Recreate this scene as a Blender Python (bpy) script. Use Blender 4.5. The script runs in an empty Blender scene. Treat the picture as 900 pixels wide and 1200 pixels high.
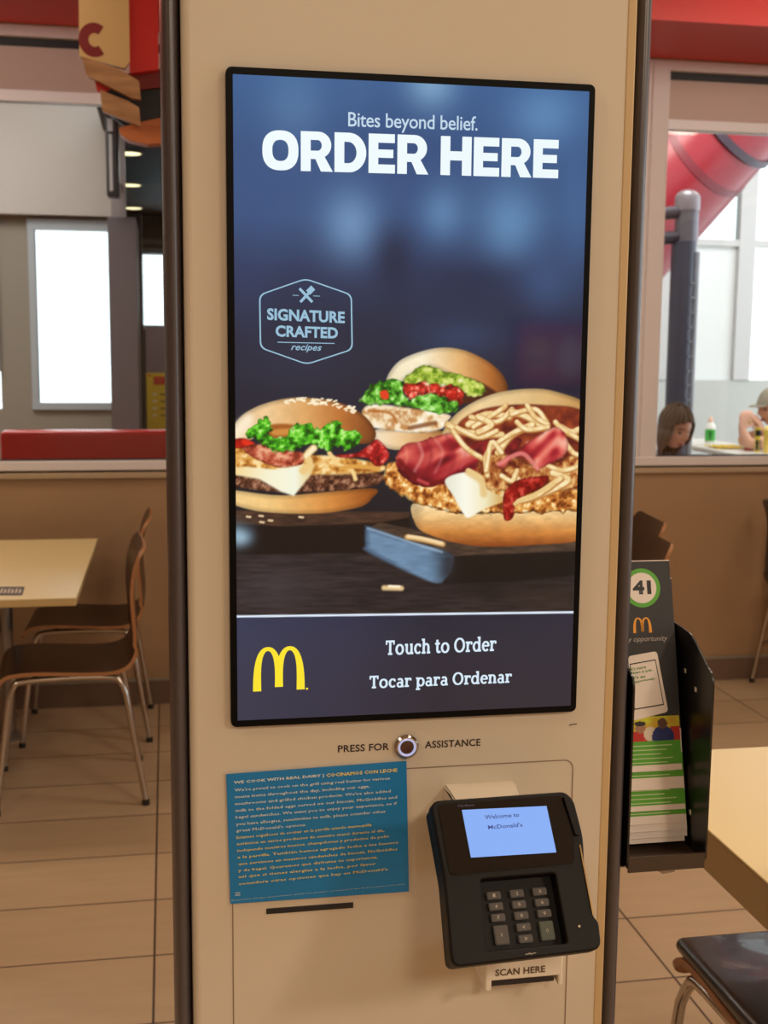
import bpy, bmesh, math, random
import numpy as np
from mathutils import Vector, Matrix, Quaternion
random.seed(7)
SC = bpy.context.scene
COL = SC.collection
PI = math.pi

def lin(c):
    return tuple((v / 12.92 if v <= .04045 else ((v + .055) / 1.055) ** 2.4) for v in (x / 255 for x in c))

# ------------------------------------------------------------------ camera
RM = np.array([[0.98421329, -0.17675992, 0.00895153],
               [-0.01484726, -0.13285845, -0.99102381],
               [0.17636257, 0.9752459, -0.13338545]])          # rows: camera right, down, forward
CP = np.array([-0.27895, -1.37638, 1.5])
F = 1408.7                                                      # focal length in pixels of a 900x1200 frame
cd = bpy.data.cameras.new('camera')
cam = bpy.data.objects.new('camera', cd)
COL.objects.link(cam)
cd.sensor_fit = 'VERTICAL'
cd.sensor_height = 24
cd.lens = F / 1200 * 24
cd.clip_start = .05
cam.matrix_world = Matrix(((RM[0][0], -RM[1][0], -RM[2][0], CP[0]),
                           (RM[0][1], -RM[1][1], -RM[2][1], CP[1]),
                           (RM[0][2], -RM[1][2], -RM[2][2], CP[2]), (0, 0, 0, 1)))
cd.dof.use_dof = True
cd.dof.focus_distance = 1.45
cd.dof.aperture_fstop = 6.5
SC.camera = cam

def ray(x, y):
    return Vector(RM.T @ np.array([(x - 450) / F, (y - 600) / F, 1]))
def at(x, y, Y=None, X=None, Z=None):
    d = ray(x, y)
    t = ((Y - CP[1]) / d[1] if Y is not None else (X - CP[0]) / d[0] if X is not None else (Z - CP[2]) / d[2])
    return Vector(CP) + d * t
def on_plane(x, y, o, n):
    d = ray(x, y)
    return Vector(CP) + d * ((o - Vector(CP)).dot(n) / d.dot(n))

# ------------------------------------------------------------------ world, exposure, lights
W = bpy.data.worlds.new('sky')
SC.world = W
W.use_nodes = True
W.node_tree.nodes['Background'].inputs[0].default_value = (.92, .96, 1, 1)
W.node_tree.nodes['Background'].inputs[1].default_value = 2.9
SC.view_settings.view_transform = 'Standard'
SC.view_settings.look = 'None'
SC.view_settings.exposure = 0
SC.view_settings.gamma = 1
SC.view_settings.use_curve_mapping = False
SC.cycles.max_bounces = 8
SC.cycles.diffuse_bounces = 4
SC.cycles.transparent_max_bounces = 12
SC.cycles.use_denoising = True
SC.cycles.caustics_reflective = False
SC.cycles.caustics_refractive = False

WARM = (1, .84, .63)
def area(x, y, z, sx, sy, power, col=WARM, name='ceiling_lamp'):
    l = bpy.data.lights.new(name, 'AREA')
    l.shape = 'RECTANGLE'; l.size = sx; l.size_y = sy; l.energy = power; l.color = col
    o = bpy.data.objects.new(name, l); COL.objects.link(o); o.location = (x, y, z)
    return o
CEIL = 3.0
LAMPS = [(1.0, -.15, 20), (.2, -3.5, 54), (2.4, -2.9, 70), (-1.9, -.9, 20), (-1.4, 2.8, 18), (1.7, 1.9, 15), (3.0, 1.2, 15)]
for (x, y, p) in LAMPS:
    area(x, y, CEIL - .03, .55, .55, p)
for (x, y, z, p) in ((-2.6, 5.4, 3.5, 55), (-1.2, 5.0, 3.5, 32), (2.6, 5.2, 4.25, 80), (4.6, 6.4, 4.25, 100), (.1, 8.3, 2.88, 16)):  # added fill lights that brighten the far room, play area and poster
    area(x, y, z, 1.2, 1.2, p, (1, .93, .86), 'far_room_fill')
for x, L, p in ((-1.65, 1.8, 4.5), (2.75, 2.0, 3.8)):       # added fill strips, no fixture, to brighten bulkhead, frames and valance
    area(x, 2.56, 2.78, L, .06, p, (1, .86, .78), 'partition_fill').rotation_euler = (math.radians(88), 0, 0)

# ------------------------------------------------------------------ materials
MATS = {}
def mat(name, rgb, rough=.5, metal=0, spec=.5, noise=0, nscale=40, emit=None, estr=1, coat=0, bump=0, coord='Object', stretch=(1, 1, 1)):
    if name in MATS: return MATS[name]
    m = bpy.data.materials.new(name); m.use_nodes = True
    nt = m.node_tree; b = nt.nodes['Principled BSDF']
    c = lin(rgb)
    b.inputs['Base Color'].default_value = (*c, 1)
    b.inputs['Roughness'].default_value = rough
    b.inputs['Metallic'].default_value = metal
    b.inputs['Specular IOR Level'].default_value = spec
    b.inputs['Coat Weight'].default_value = coat
    if emit:
        b.inputs['Emission Color'].default_value = (*lin(emit), 1)
        b.inputs['Emission Strength'].default_value = estr
    if noise or bump:
        tc = nt.nodes.new('ShaderNodeTexCoord'); mp = nt.nodes.new('ShaderNodeMapping'); nz = nt.nodes.new('ShaderNodeTexNoise')
        mp.inputs['Scale'].default_value = stretch
        nt.links.new(tc.outputs[coord], mp.inputs['Vector']); nt.links.new(mp.outputs[0], nz.inputs['Vector'])
        nz.inputs['Scale'].default_value = nscale; nz.inputs['Detail'].default_value = 5
        if noise:
            rp = nt.nodes.new('ShaderNodeMapRange')
            rp.inputs['To Min'].default_value = 1 - noise; rp.inputs['To Max'].default_value = 1 + noise
            mx = nt.nodes.new('ShaderNodeVectorMath'); mx.operation = 'SCALE'
            mx.inputs[0].default_value = c
            nt.links.new(nz.outputs['Fac'], rp.inputs['Value']); nt.links.new(rp.outputs[0], mx.inputs['Scale'])
            nt.links.new(mx.outputs[0], b.inputs['Base Color'])
        if bump:
            bp = nt.nodes.new('ShaderNodeBump'); bp.inputs['Strength'].default_value = bump; bp.inputs['Distance'].default_value = .002
            nt.links.new(nz.outputs['Fac'], bp.inputs['Height']); nt.links.new(bp.outputs[0], b.inputs['Normal'])
    MATS[name] = m
    return m

def glow(name, rgb, s=1):
    """a lit part of a display: black surface that gives off light"""
    return mat(name, (6, 6, 8), .25, emit=rgb, estr=s)

def glass_mat(name, tint=(245, 248, 248)):
    m = bpy.data.materials.new(name); m.use_nodes = True
    nt = m.node_tree; nt.nodes.remove(nt.nodes['Principled BSDF'])
    out = nt.nodes['Material Output']
    tr = nt.nodes.new('ShaderNodeBsdfTransparent'); tr.inputs[0].default_value = (*lin(tint), 1)
    gl = nt.nodes.new('ShaderNodeBsdfGlossy'); gl.inputs['Roughness'].default_value = .02
    fr = nt.nodes.new('ShaderNodeFresnel'); fr.inputs['IOR'].default_value = 1.45
    mx = nt.nodes.new('ShaderNodeMixShader')
    nt.links.new(fr.outputs[0], mx.inputs[0]); nt.links.new(tr.outputs[0], mx.inputs[1]); nt.links.new(gl.outputs[0], mx.inputs[2])
    nt.links.new(mx.outputs[0], out.inputs[0])
    MATS[name] = m
    return m

def wood_mat(name, a, b, scale=6, stretch=(1, 14, 14), rough=.35):
    m = bpy.data.materials.new(name); m.use_nodes = True
    nt = m.node_tree; p = nt.nodes['Principled BSDF']; p.inputs['Roughness'].default_value = rough
    tc = nt.nodes.new('ShaderNodeTexCoord'); mp = nt.nodes.new('ShaderNodeMapping'); nz = nt.nodes.new('ShaderNodeTexNoise')
    mp.inputs['Scale'].default_value = stretch
    nz.inputs['Scale'].default_value = scale; nz.inputs['Detail'].default_value = 6
    rp = nt.nodes.new('ShaderNodeValToRGB')
    rp.color_ramp.elements[0].color = (*lin(a), 1); rp.color_ramp.elements[0].position = .3
    rp.color_ramp.elements[1].color = (*lin(b), 1); rp.color_ramp.elements[1].position = .7
    nt.links.new(tc.outputs['Object'], mp.inputs[0]); nt.links.new(mp.outputs[0], nz.inputs['Vector'])
    nt.links.new(nz.outputs['Fac'], rp.inputs[0]); nt.links.new(rp.outputs[0], p.inputs['Base Color'])
    MATS[name] = m
    return m

def tile_mat():
    m = bpy.data.materials.new('floor_tile'); m.use_nodes = True
    nt = m.node_tree; p = nt.nodes['Principled BSDF']; p.inputs['Roughness'].default_value = .42
    tc = nt.nodes.new('ShaderNodeTexCoord'); mp = nt.nodes.new('ShaderNodeMapping')
    mp.inputs['Location'].default_value = (.33 + .62 * 10, -1.19 + .31 * 40, 0)
    br = nt.nodes.new('ShaderNodeTexBrick'); br.offset = 0; br.squash = 1
    br.inputs['Scale'].default_value = 1; br.inputs['Brick Width'].default_value = .62; br.inputs['Row Height'].default_value = .31
    br.inputs['Mortar Size'].default_value = .0032; br.inputs['Mortar Smooth'].default_value = .2; br.inputs['Bias'].default_value = 0
    br.inputs['Color1'].default_value = (*lin((198, 169, 137)), 1)
    br.inputs['Color2'].default_value = (*lin((186, 157, 125)), 1)
    br.inputs['Mortar'].default_value = (*lin((78, 58, 46)), 1)
    nz = nt.nodes.new('ShaderNodeTexNoise'); nz.inputs['Scale'].default_value = 5; nz.inputs['Detail'].default_value = 6
    m2 = nt.nodes.new('ShaderNodeMapping'); m2.inputs['Scale'].default_value = (1, 5, 1)
    mr = nt.nodes.new('ShaderNodeMapRange'); mr.inputs['To Min'].default_value = .88; mr.inputs['To Max'].default_value = 1.1
    sc = nt.nodes.new('ShaderNodeVectorMath'); sc.operation = 'SCALE'
    nt.links.new(tc.outputs['Object'], mp.inputs[0]); nt.links.new(mp.outputs[0], br.inputs['Vector'])
    nt.links.new(tc.outputs['Object'], m2.inputs[0]); nt.links.new(m2.outputs[0], nz.inputs['Vector'])
    nt.links.new(nz.outputs['Fac'], mr.inputs[0]); nt.links.new(br.outputs['Color'], sc.inputs[0]); nt.links.new(mr.outputs[0], sc.inputs['Scale'])
    nt.links.new(sc.outputs[0], p.inputs['Base Color'])
    bp = nt.nodes.new('ShaderNodeBump'); bp.inputs['Strength'].default_value = .3; bp.inputs['Distance'].default_value = .002; bp.invert = True
    nt.links.new(br.outputs['Fac'], bp.inputs['Height']); nt.links.new(bp.outputs[0], p.inputs['Normal'])
    return m

def siding_mat():
    m = bpy.data.materials.new('white_siding'); m.use_nodes = True
    nt = m.node_tree; p = nt.nodes['Principled BSDF']; p.inputs['Roughness'].default_value = .6
    tc = nt.nodes.new('ShaderNodeTexCoord'); mp = nt.nodes.new('ShaderNodeMapping'); mp.inputs['Rotation'].default_value = (PI / 2, 0, 0)
    br = nt.nodes.new('ShaderNodeTexBrick')
    br.inputs['Scale'].default_value = 1; br.inputs['Brick Width'].default_value = .4; br.inputs['Row Height'].default_value = .2
    br.inputs['Mortar Size'].default_value = .008
    br.inputs['Color1'].default_value = (.85, .85, .85, 1); br.inputs['Color2'].default_value = (.8, .8, .8, 1); br.inputs['Mortar'].default_value = (.4, .4, .42, 1)
    nt.links.new(tc.outputs['Object'], mp.inputs[0]); nt.links.new(mp.outputs[0], br.inputs['Vector']); nt.links.new(br.outputs[0], p.inputs['Base Color'])
    return m

# ------------------------------------------------------------------ mesh helpers
def V(*a): return Vector(a)

def finish(name, bm, m, parent=None, smooth=False, recalc=True):
    if recalc: bmesh.ops.recalc_face_normals(bm, faces=bm.faces)
    me = bpy.data.meshes.new(name); bm.to_mesh(me); bm.free()
    for x in (m if isinstance(m, (list, tuple)) else [m]): me.materials.append(x)
    if smooth:
        for p in me.polygons: p.use_smooth = True
    return link(name, me, parent, smooth)

def link(name, me, parent=None, smooth=False):
    o = bpy.data.objects.new(name, me); COL.objects.link(o)
    if smooth:
        try: me.set_sharp_from_angle(angle=math.radians(40))
        except Exception: pass
    if parent is not None: attach(o, parent)
    return o

def attach(o, parent):
    """parts are built in the thing's world frame at the time of building"""
    o.parent = parent
    o.matrix_parent_inverse = world_of(parent).inverted()

def world_of(o):
    m = o.matrix_basis.copy()
    if o.parent: m = world_of(o.parent) @ o.matrix_parent_inverse @ m
    return m

def thing(name, label, cat, loc=(0, 0, 0), group=None):
    o = bpy.data.objects.new(name, None); COL.objects.link(o)
    o.empty_display_size = .1
    o.location = loc
    return tag(o, label, cat, group)

def tag(o, label, cat, group=None, kind=None):
    o['label'] = label; o['category'] = cat
    if group: o['group'] = group
    if kind: o['kind'] = kind
    return o

def structure(o):
    o['kind'] = 'structure'
    return o

def add_box(bm, lo, hi, bevel=0, seg=2, mtx=None):
    lo = Vector(lo); hi = Vector(hi)
    r = bmesh.ops.create_cube(bm, size=1)
    vs = r['verts']
    for v in vs:
        v.co = Vector(((lo[i] + hi[i]) / 2 + v.co[i] * (hi[i] - lo[i])) for i in range(3))
    if bevel:
        es = list({e for v in vs for e in v.link_edges})
        rr = bmesh.ops.bevel(bm, geom=es, offset=bevel, segments=seg, affect='EDGES', profile=.5)
        vs = list({v for f in rr['faces'] for v in f.verts} | {v for v in vs if v.is_valid})
    if mtx is not None:
        for v in vs: v.co = mtx @ v.co
    return vs

def smooth_path(pts, n=6):
    pts = [Vector(p) for p in pts]
    out = []
    for i in range(len(pts) - 1):
        p0 = pts[max(i - 1, 0)]; p1 = pts[i]; p2 = pts[i + 1]; p3 = pts[min(i + 2, len(pts) - 1)]
        for k in range(n):
            t = k / n
            out.append(.5 * ((2 * p1) + (p2 - p0) * t + (2 * p0 - 5 * p1 + 4 * p2 - p3) * t * t + (3 * p1 - p0 - 3 * p2 + p3) * t ** 3))
    out.append(pts[-1])
    return out

def add_tube(bm, pts, r, n=12, caps=True):
    pts = [Vector(p) for p in pts]
    rings = []
    up = None
    for i, p in enumerate(pts):
        d = (pts[min(i + 1, len(pts) - 1)] - pts[max(i - 1, 0)]).normalized()
        if up is None:
            up = d.orthogonal().normalized()
        else:
            up = (up - d * up.dot(d)).normalized()
        s = d.cross(up)
        rr = r[i] if isinstance(r, (list, tuple)) else r
        rings.append([bm.verts.new(p + (up * math.cos(2 * PI * k / n) + s * math.sin(2 * PI * k / n)) * rr) for k in range(n)])
    for a, b in zip(rings, rings[1:]):
        for k in range(n):
            bm.faces.new((a[k], a[(k + 1) % n], b[(k + 1) % n], b[k]))
    if caps:
        bm.faces.new(rings[0][::-1]); bm.faces.new(rings[-1])

def add_lathe(bm, prof, centre, axis=(0, 0, 1), n=32):
    """prof: (radius, height) pairs"""
    q = Vector((0, 0, 1)).rotation_difference(Vector(axis).normalized()).to_matrix()
    c = Vector(centre)
    rings = []
    for (r, h) in prof:
        if r < 1e-6: rings.append([bm.verts.new(c + q @ Vector((0, 0, h)))])
        else: rings.append([bm.verts.new(c + q @ Vector((r * math.cos(2 * PI * k / n), r * math.sin(2 * PI * k / n), h))) for k in range(n)])
    for a, b in zip(rings, rings[1:]):
        for k in range(n):
            k2 = (k + 1) % n
            if len(a) == 1 and len(b) == 1: continue
            if len(a) == 1: bm.faces.new((a[0], b[k2], b[k]))
            elif len(b) == 1: bm.faces.new((a[k], a[k2], b[0]))
            else: bm.faces.new((a[k], a[k2], b[k2], b[k]))

def add_prism(bm, poly, o, u, v, n, t0, t1):
    """polygon in the (u, v) frame at o, extruded along n from t0 to t1"""
    a = [bm.verts.new(o + u * x + v * y + n * t0) for x, y in poly]
    b = [bm.verts.new(o + u * x + v * y + n * t1) for x, y in poly]
    bm.faces.new(a[::-1]); bm.faces.new(b)
    k = len(poly)
    for i in range(k): bm.faces.new((a[i], a[(i + 1) % k], b[(i + 1) % k], b[i]))

def shape2d(contours, extrude=0, bevel=0, res=2):
    """a flat shape with holes (even-odd) -> mesh data in its own xy plane"""
    c = bpy.data.curves.new('outline', 'CURVE'); c.dimensions = '2D'; c.fill_mode = 'BOTH'
    c.extrude = extrude; c.bevel_depth = bevel; c.bevel_resolution = res
    for pts in contours:
        s = c.splines.new('POLY'); s.points.add(len(pts) - 1); s.use_cyclic_u = True
        for p, q in zip(s.points, pts): p.co = (q[0], q[1], 0, 1)
    return curve_mesh(c)

def curve_mesh(c):
    o = bpy.data.objects.new('outline', c); COL.objects.link(o)
    dg = bpy.context.evaluated_depsgraph_get(); dg.update()
    me = bpy.data.meshes.new_from_object(o.evaluated_get(dg))
    bpy.data.objects.remove(o)
    return me

def text_mesh(s, bold=0, shear=0, spacing=1, extrude=0, res=3):
    c = bpy.data.curves.new('lettering', 'FONT'); c.body = s; c.size = 1; c.offset = bold; c.shear = shear
    c.space_character = spacing; c.extrude = extrude; c.resolution_u = res; c.fill_mode = 'BOTH' if extrude else 'FRONT'
    return curve_mesh(c)

def coords(me):
    a = np.empty(len(me.vertices) * 3, 'f'); me.vertices.foreach_get('co', a)
    return a.reshape(-1, 3)

def put(me, o, u, v, n, w=None, h=None, mode='box'):
    """move flat mesh data onto the plane (o; u, v, n): its bounding box becomes w x h with its lower left at o"""
    a = coords(me)
    lo = a.min(0); hi = a.max(0)
    s = (hi - lo); s[s == 0] = 1
    kx = w / s[0] if w else None
    ky = h / s[1] if h else kx
    if kx is None: kx = ky
    o = np.array(o); u = np.array(u); v = np.array(v); n = np.array(n)
    b = o + (a[:, :1] - lo[0]) * kx * u + (a[:, 1:2] - lo[1]) * ky * v + a[:, 2:3] * n
    me.vertices.foreach_set('co', b.astype('f').ravel()); me.update()
    return me

def join_meshes(name, meshes):
    bm = bmesh.new()
    for me in meshes: bm.from_mesh(me)
    out = bpy.data.meshes.new(name); bm.to_mesh(out); bm.free()
    return out

def flat(name, me, m, parent=None):
    me.materials.clear()
    me.materials.append(m)
    return link(name, me, parent)

UX = V(1, 0, 0); UZ = V(0, 0, 1); NF = V(0, -1, 0)

def write(name, s, m, parent, p_left, p_right, p_top, Y, bold=.0, shear=0, spacing=1, n=NF):
    """lettering on a plane y = Y: its box runs from photo point p_left (base, left) to p_right (right) and up to p_top"""
    a = at(*p_left, Y=Y); b = at(*p_right, Y=Y); t = at(*p_top, Y=Y)
    u = (b - a); w = u.length; u.normalize()
    me = put(text_mesh(s, bold, shear, spacing), a, u, UZ, n, w, t.z - a.z)
    return flat(name, me, m, parent)

def ribbon(bm, pts, w, o, u, v, n, k=0.0):
    """a flat stroke of width w (or widths) along pts in the (u, v) frame"""
    pts = [Vector((p[0], p[1])) for p in pts]
    L = []; Rr = []
    for i, p in enumerate(pts):
        d = (pts[min(i + 1, len(pts) - 1)] - pts[max(i - 1, 0)])
        d.normalize(); q = Vector((-d.y, d.x))
        ww = w[i] if isinstance(w, (list, tuple)) else w
        for lst, sg in ((L, 1), (Rr, -1)):
            c = p + q * ww / 2 * sg
            lst.append(bm.verts.new(o + u * c.x + v * c.y + n * k))
    for i in range(len(pts) - 1):
        bm.faces.new((L[i], Rr[i], Rr[i + 1], L[i + 1]))

def arc(cx, cy, rx, ry, a0, a1, n=14):
    return [(cx + rx * math.cos(math.radians(a0 + (a1 - a0) * i / n)), cy + ry * math.sin(math.radians(a0 + (a1 - a0) * i / n))) for i in range(n + 1)]

def rrect(x0, y0, x1, y1, r, n=5):
    p = []
    for cx, cy, a in ((x1 - r, y1 - r, 0), (x0 + r, y1 - r, 90), (x0 + r, y0 + r, 180), (x1 - r, y0 + r, 270)):
        p += arc(cx, cy, r, r, a, a + 90, n)
    return p

# heavy grotesque capitals as outlines with holes (height 1)
def heavy(word):
    S = .27
    def O(x): return [rr_ell(x, 0, .98), rr_ell(x + .27, .235, .98 - .54, .53)], .98
    def rr_ell(x, y, w, h=1.0):
        pts = []
        for i in range(48):
            a = 2 * PI * i / 48; e = .82
            c, s = math.cos(a), math.sin(a)
            pts.append((x + w / 2 + w / 2 * math.copysign(abs(c) ** e, c), y + h / 2 + h / 2 * math.copysign(abs(s) ** e, s)))
        return pts
    def D(x):
        w = .88
        out = [(x, 0), (x + .4, 0)] + arc(x + .4, .5, w - .4, .5, -90, 90, 20) + [(x, 1)]
        inn = [(x + S, .23), (x + .38, .23)] + arc(x + .38, .5, w - .38 - S, .27, -90, 90, 16) + [(x + S, .77)]
        return [out, inn], w
    def Rr(x):
        w = .86
        out = [(x, 0), (x + S, 0), (x + S, .31), (x + .40, .31), (x + .55, 0), (x + w + .02, 0), (x + .655, .37)] + arc(x + .48, .665, .355, .335, -55, 90, 16) + [(x, 1)]
        inn = [(x + S, .52), (x + .46, .52)] + arc(x + .46, .655, .115, .135, -90, 90, 10) + [(x + S, .79)]
        return [out, inn], w
    def E(x):
        w = .74
        return [[(x, 0), (x + w, 0), (x + w, .225), (x + S, .225), (x + S, .395), (x + w - .05, .395), (x + w - .05, .605), (x + S, .605), (x + S, .775), (x + w - .01, .775), (x + w - .01, 1), (x, 1)]], w
    def H(x):
        w = .88
        return [[(x, 0), (x + S, 0), (x + S, .385), (x + w - S, .385), (x + w - S, 0), (x + w, 0), (x + w, 1), (x + w - S, 1), (x + w - S, .62), (x + S, .62), (x + S, 1), (x, 1)]], w
    G = dict(O=O, D=D, R=Rr, E=E, H=H)
    x = 0; cs = []
    for ch in word:
        if ch == ' ': x += .30; continue
        c, w = G[ch](x); cs += c; x += w + .065
    return shape2d(cs)

# slab letters from strokes: (points, width) per stroke
def slab(word):
    bm = bmesh.new(); o = V(0, 0, 0); u = V(1, 0, 0); v = V(0, 1, 0); n = V(0, 0, 1)
    st = .155; sf = .1; xh = .52
    x = 0
    def bar(x0, x1, y, t=sf): ribbon(bm, [(x0, y + t / 2), (x1, y + t / 2)], t, o, u, v, n)
    def stem(cx, y0, y1, w=st): ribbon(bm, [(cx, y0), (cx, y1)], w, o, u, v, n)
    def bowl(cx, cy, rx, ry, a0, a1, w0=st, w1=.085):
        pts = arc(cx, cy, rx, ry, a0, a1, 26)
        ws = [w1 + (w0 - w1) * abs(math.cos(math.radians(a0 + (a1 - a0) * i / 26))) for i in range(27)]
        ribbon(bm, pts, ws, o, u, v, n)
    for ch in word:
        if ch == ' ': x += .27
        elif ch == 'T':
            bar(x, x + .62, .61); stem(x + .31, 0, .7); bar(x + .16, x + .46, 0)
            stem(x + .05, .5, .7, .1); stem(x + .57, .5, .7, .1); x += .66
        elif ch in 'oO':
            r = .225 if ch == 'o' else .31; h = (xh / 2 if ch == 'o' else .36)
            bowl(x + r + .07, h - .005, r, h - .04, 0, 360); x += 2 * r + .18
        elif ch == 'u':
            stem(x + .14, .16, xh); bar(x, x + .2, xh - sf); stem(x + .47, 0, xh); bar(x + .36, x + .47, xh - sf); bar(x + .47, x + .6, 0)
            bowl(x + .305, .2, .165, .16, 180, 360); x += .63
        elif ch == 'c':
            bowl(x + .28, .255, .2, .215, 48, 318); stem(x + .43, .34, .48, .1); x += .52
        elif ch == 'h':
            stem(x + .14, 0, .74); bar(x, x + .14, .64); bar(x, x + .27, 0); bowl(x + .305, .3, .165, .175, 180, 0); stem(x + .47, 0, .32); bar(x + .36, x + .6, 0); x += .63
        elif ch == 't':
            stem(x + .16, .14, .66); bar(x, x + .34, xh - sf); bowl(x + .27, .16, .11, .115, 180, 330); x += .4
        elif ch == 'r':
            stem(x + .14, 0, xh); bar(x, x + .14, xh - sf); bar(x, x + .3, 0); bowl(x + .33, .3, .17, .175, 160, 60); stem(x + .41, .36, .5, .12); x += .48
        elif ch == 'd':
            bowl(x + .27, .255, .2, .215, 0, 360); stem(x + .47, 0, .74); bar(x + .34, x + .47, .64); bar(x + .47, x + .6, 0); x += .63
        elif ch == 'e':
            bowl(x + .28, .255, .2, .215, 0, 318); bar(x + .12, x + .5, .23, .085); x += .55
        elif ch == 'a':
            stem(x + .4, 0, .34); bar(x + .4, x + .53, 0); bowl(x + .26, .33, .14, .145, 0, 150); bowl(x + .24, .15, .16, .12, 0, 360, .13); x += .56
        elif ch == 'p':
            stem(x + .14, -.2, xh); bar(x, x + .14, xh - sf); bar(x, x + .3, -.2); bowl(x + .34, .255, .2, .215, 0, 360); x += .63
        elif ch == 'n':
            stem(x + .14, 0, xh); bar(x, x + .14, xh - sf); bar(x, x + .27, 0); bowl(x + .305, .3, .165, .175, 180, 0); stem(x + .47, 0, .32); bar(x + .36, x + .6, 0); x += .63
        x += .02
    me = bpy.data.meshes.new('slab_lettering'); bm.to_mesh(me); bm.free()
    return me

def arches(dot=True):
    """the double arch emblem"""
    bm = bmesh.new(); o = V(0, 0, 0); u = V(1, 0, 0); v = V(0, 1, 0); n = V(0, 0, 1)
    def arch(x0, x1, foot0, foot1):
        cx = (x0 + x1) / 2
        pts = []; ws = []
        for i in range(41):
            t = -1 + 2 * i / 40
            pts.append((cx + (x1 - x0) / 2 * math.copysign(abs(math.sin(t * PI / 2)) ** .9, t), .95 * (abs(math.cos(t * PI / 2)) ** .62)))
            ws.append(.09 + .075 * abs(t) ** 1.5)
        pts[0] = (pts[0][0], foot0); pts[-1] = (pts[-1][0], foot1)
        ribbon(bm, pts, ws, o, u, v, n)
    arch(.08, .52, 0, .08); arch(.52, .96, .08, 0)
    if dot:
        ribbon(bm, [(1.07, .01), (1.11, .01)], .04, o, u, v, n)
    me = bpy.data.meshes.new('emblem'); bm.to_mesh(me); bm.free()
    return me

# ------------------------------------------------------------------ the room
WY = 3.69                                   # face of the partition wall behind the kiosk
M_wall = mat('brown_wall_paint', (164, 130, 98), .38, noise=.05, nscale=9)
M_ceil = mat('ceiling_paint', (205, 190, 170), .8)
M_red = mat('red_soffit_paint', (216, 60, 54), .45)
M_frame = mat('pale_window_frame', (222, 212, 212), .4)
M_dark = mat('dark_gap', (22, 22, 26), .5)
M_base = mat('baseboard_tile', (112, 88, 74), .4, noise=.05)
M_steel = mat('brushed_steel', (150, 140, 132), .35, metal=.9)
M_chrome = mat('chrome_tube', (190, 180, 170), .18, metal=1)
M_glass = glass_mat('clear_glass')
M_val = mat('valance_panel', (206, 184, 174), .6)
M_strip = mat('white_rail', (244, 242, 246), .4)

def shell(name, lo, hi, m, bevel=0):
    bm = bmesh.new(); add_box(bm, lo, hi, bevel)
    return structure(finish(name, bm, m))

shell('floor', (-4.2, -5.2, -.1), (7.2, 14.2, 0), tile_mat())
shell('ceiling', (-4.2, -5.2, CEIL), (7.2, 3.81, CEIL + .1), M_ceil)
# ceiling of the far dining room, dark, with its own round lights
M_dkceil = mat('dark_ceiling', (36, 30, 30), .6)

# partition wall: lower half, header above the openings, and the pier hidden behind the kiosk
bm = bmesh.new()
T = .12
add_box(bm, (-4.2, WY, 0), (4.2, WY + T, .965))
add_box(bm, (-4.2, WY, 2.745), (4.2, WY + T, CEIL))
add_box(bm, (.55, WY, .965), (1.74, WY + T, 2.745))
structure(finish('wall_back', bm, M_wall))
shell('wall_left', (-4.3, -5.2, 0), (-4.2, 3.81, CEIL), M_wall)
bm = bmesh.new()          # right wall with a long unseen window, stretched to light the bulkhead
for lo, hi in (((-5.2, 0), (-4.6, CEIL)), ((2.3, 0), (3.81, CEIL)), ((-4.6, 0), (2.3, .75)), ((-4.6, 2.7), (2.3, CEIL))):
    add_box(bm, (4.2, lo[0], lo[1]), (4.3, hi[0], hi[1]))
structure(finish('wall_right', bm, M_wall))
shell('wall_front', (-4.3, -5.3, 0), (4.3, -5.2, CEIL), mat('front_wall_paint', (170, 150, 128), .6))
# sill ledge, baseboard
bm = bmesh.new(); add_box(bm, (-4.2, WY - .018, .965), (.55, WY + T, .99), .004); add_box(bm, (1.74, WY - .018, .965), (4.2, WY + T, .99), .004)
structure(finish('trim_1', bm, mat('sill_ledge', (176, 152, 124), .4)))
bm = bmesh.new(); add_box(bm, (-4.2, WY - .012, 0), (4.2, WY, .098))
structure(finish('baseboard_back', bm, M_base))
bm = bmesh.new(); add_box(bm, (-4.2, WY - .014, .098), (4.2, WY, .112), .003)
structure(finish('trim_2', bm, mat('baseboard_cap', (158, 148, 136), .35, metal=.5)))
# red bulkhead that drops from the ceiling in front of the partition
shell('ceiling_bulkhead', (-4.2, 3.13, 2.75), (4.2, WY, CEIL), M_red)

def partition_window(name, x0, x1, stile):
    root = bpy.data.objects.new(name, None); COL.objects.link(root); root['kind'] = 'structure'; root.location = (x0, WY, 1.0)
    y0, y1 = WY + .02, WY + .09
    bm = bmesh.new()
    add_box(bm, (x0, y0 - .03, .998), (x1, y1, 1.038), .005)
    add_box(bm, (x0, y0 - .02, 2.702), (x1, y1, 2.745), .004)
    for s in stile: add_box(bm, (s[0], y0 - .023, 1.0), (s[1], y1 + .003, 2.742), .006)
    finish('window_frame', bm, M_frame, root)
    bm = bmesh.new(); add_box(bm, (x0, y0, .99), (x1, y1, .9985)); add_box(bm, (x0, y0 + .01, 2.672), (x1, y1, 2.703)); add_box(bm, (x0, y0 + .005, 1.038), (x1, y0 + .012, 1.044))
    finish('gasket', bm, M_dark, root)
    bm = bmesh.new(); add_box(bm, (x0, y0 + .02, 2.505), (x1, y1, 2.672))
    finish('valance', bm, M_val, root)
    bm = bmesh.new(); add_box(bm, (x0, y0 + .01, 2.462), (x1, y1, 2.506), .003)
    finish('valance_rail', bm, M_strip, root)
    bm = bmesh.new(); add_box(bm, (x0, y0 + .03, 1.03), (x1, y0 + .036, 2.47))
    finish('glass_pane', bm, M_glass, root)
    return root
partition_window('window_1', -4.2, .55, [(.47, .55), (-4.2, -4.12), (-2.2, -2.14)])
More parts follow.
